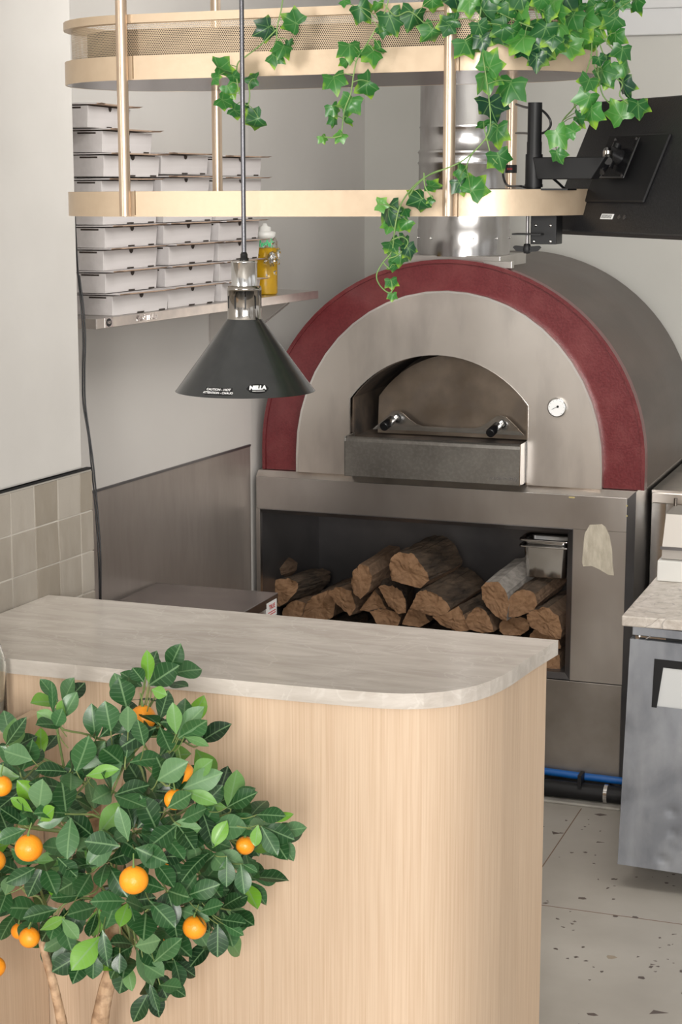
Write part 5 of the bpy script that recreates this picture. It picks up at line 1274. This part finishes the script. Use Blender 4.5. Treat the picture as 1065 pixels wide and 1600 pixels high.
ivy('ivy strand falling between the two tall gold posts by the flue pipe',
    [[(760,-30,3.06),(752,10,3.06),(748,40,3.06),(752,70,3.07),(756,100,3.06),(762,140,3.06),(766,185,3.06),(762,210,3.06),(745,232,3.06),(724,250,3.05),(700,262,3.04),(672,272,3.04),(650,290,3.04),(640,305,3.04)], [(756,200,3.06),(762,225,3.06),(768,245,3.06),(777,256,3.06)], [(740,236,3.06),(732,250,3.05),(728,262,3.05)]],
    [(730,72,46,15,.5),(757,20,42,30,.25),(750,45,36,20,.3),(753,66,34,10,.12),(782,46,40,-60,.35),(767,98,50,150,.75),(758,124,48,20,.7),(795,138,56,-10,.5),(767,168,54,10,.03),(776,208,48,0,.45),(780,250,44,20,.45),(722,268,30,60,.55),(742,292,46,140,.65),(719,290,34,20,.2),(755,195,26,20,.5),(706,32,30,-80,.35)])
ivy('ivy tail hanging below the lower tier in front of the oven rim',
    [[(690,266,3.05),(665,276,3.05),(645,292,3.05),(630,312,3.05),(622,330,3.05),(616,360,3.05),(612,392,3.06),(598,410,3.06),(588,430,3.06),(594,447,3.06),(608,458,3.06),(613,452,3.06)], [(612,375,3.05),(628,370,3.05),(637,380,3.05),(622,398,3.06),(606,404,3.06)], [(598,410,3.06),(608,420,3.06)], [(662,270,3.04),(664,292,3.04),(676,310,3.04)]],
    [(652,314,44,-70,.25),(607,333,52,15,.15),(596,320,26,80,.9),(610,352,34,-10,.8),(632,350,30,-40,.7),(630,330,24,-20,.35),(612,382,34,40,.35),(631,380,36,-10,.25),(639,392,30,20,.1),(626,402,34,0,.5),(606,390,22,40,.8),(614,416,20,-60,.45),(611,442,24,10,.5),(612,463,18,0,.75),(676,291,30,80,.55),(672,312,16,-60,.5)])
big = []
for (x, y) in ((810,20),(830,42),(852,26),(800,50),(780,25),(872,44),(892,30),(862,8),(902,12),(912,36),(927,14),(880,0),(842,0),(815,2),(944,8),(762,2),(733,8),(716,0),(835,62),(848,78),(876,62),(892,52),(907,58),(822,80),(838,95),(800,10),(790,-5),(850,50),(865,75),(812,65),(925,45),(900,-5),(930,30),(870,20),(915,65),(895,75),(860,60),(775,50),(960,-2),(940,22)):
    big.append((x, y, rnd.uniform(34, 54), rnd.uniform(-70, 70), rnd.choice((.1,.3,.45,.5,.6,.7,.8)), 3.08 + max(0, (x-860))*.0022))
ivy('thick clump of ivy leaves covering the rounded end of the upper tier',
    [[(700,-20,3.08),(760,-5,3.08),(820,10,3.09),(870,20,3.12),(920,30,3.2)], [(760,10,3.07),(800,30,3.07),(840,45,3.08),(880,50,3.12)], [(820,-20,3.08),(840,30,3.09),(845,90,3.09)]], big)
ivy('ivy strand curving down past the rounded end towards the monitor arm',
    [[(922,50,3.2),(924,80,3.2),(916,112,3.2),(906,140,3.2),(896,168,3.2),(882,184,3.18),(870,205,3.17),(866,222,3.17)], [(922,85,3.2),(930,108,3.2),(937,125,3.2)], [(896,160,3.2),(902,178,3.2)]],
    [(918,130,38,-30,.5),(918,158,44,-20,.7),(924,178,46,0,.72),(905,188,34,40,.35),(873,214,44,30,.8),(892,203,30,-120,.75),(871,243,30,20,.55),(936,95,24,20,.3)])
ivy('outermost ivy strand dangling in front of the monitor top',
    [[(935,40,3.22),(945,62,3.22),(960,80,3.22),(975,92,3.22)], [(932,55,3.22),(942,85,3.22),(950,110,3.22),(962,122,3.22),(972,132,3.22),(968,150,3.22),(990,168,3.22)], [(930,60,3.22),(935,120,3.22),(942,150,3.22),(960,168,3.22)]],
    [(955,32,46,-60,.5),(961,60,38,0,.6),(971,82,36,-10,.45),(947,93,26,0,.2),(942,115,42,30,.5),(974,108,40,20,.7),(974,135,40,10,.02),(966,175,48,-150,.8),(997,168,40,0,.35),(948,128,28,-20,.6),(991,2,44,-50,.45),(975,5,26,60,.6)], Y0=3.22)
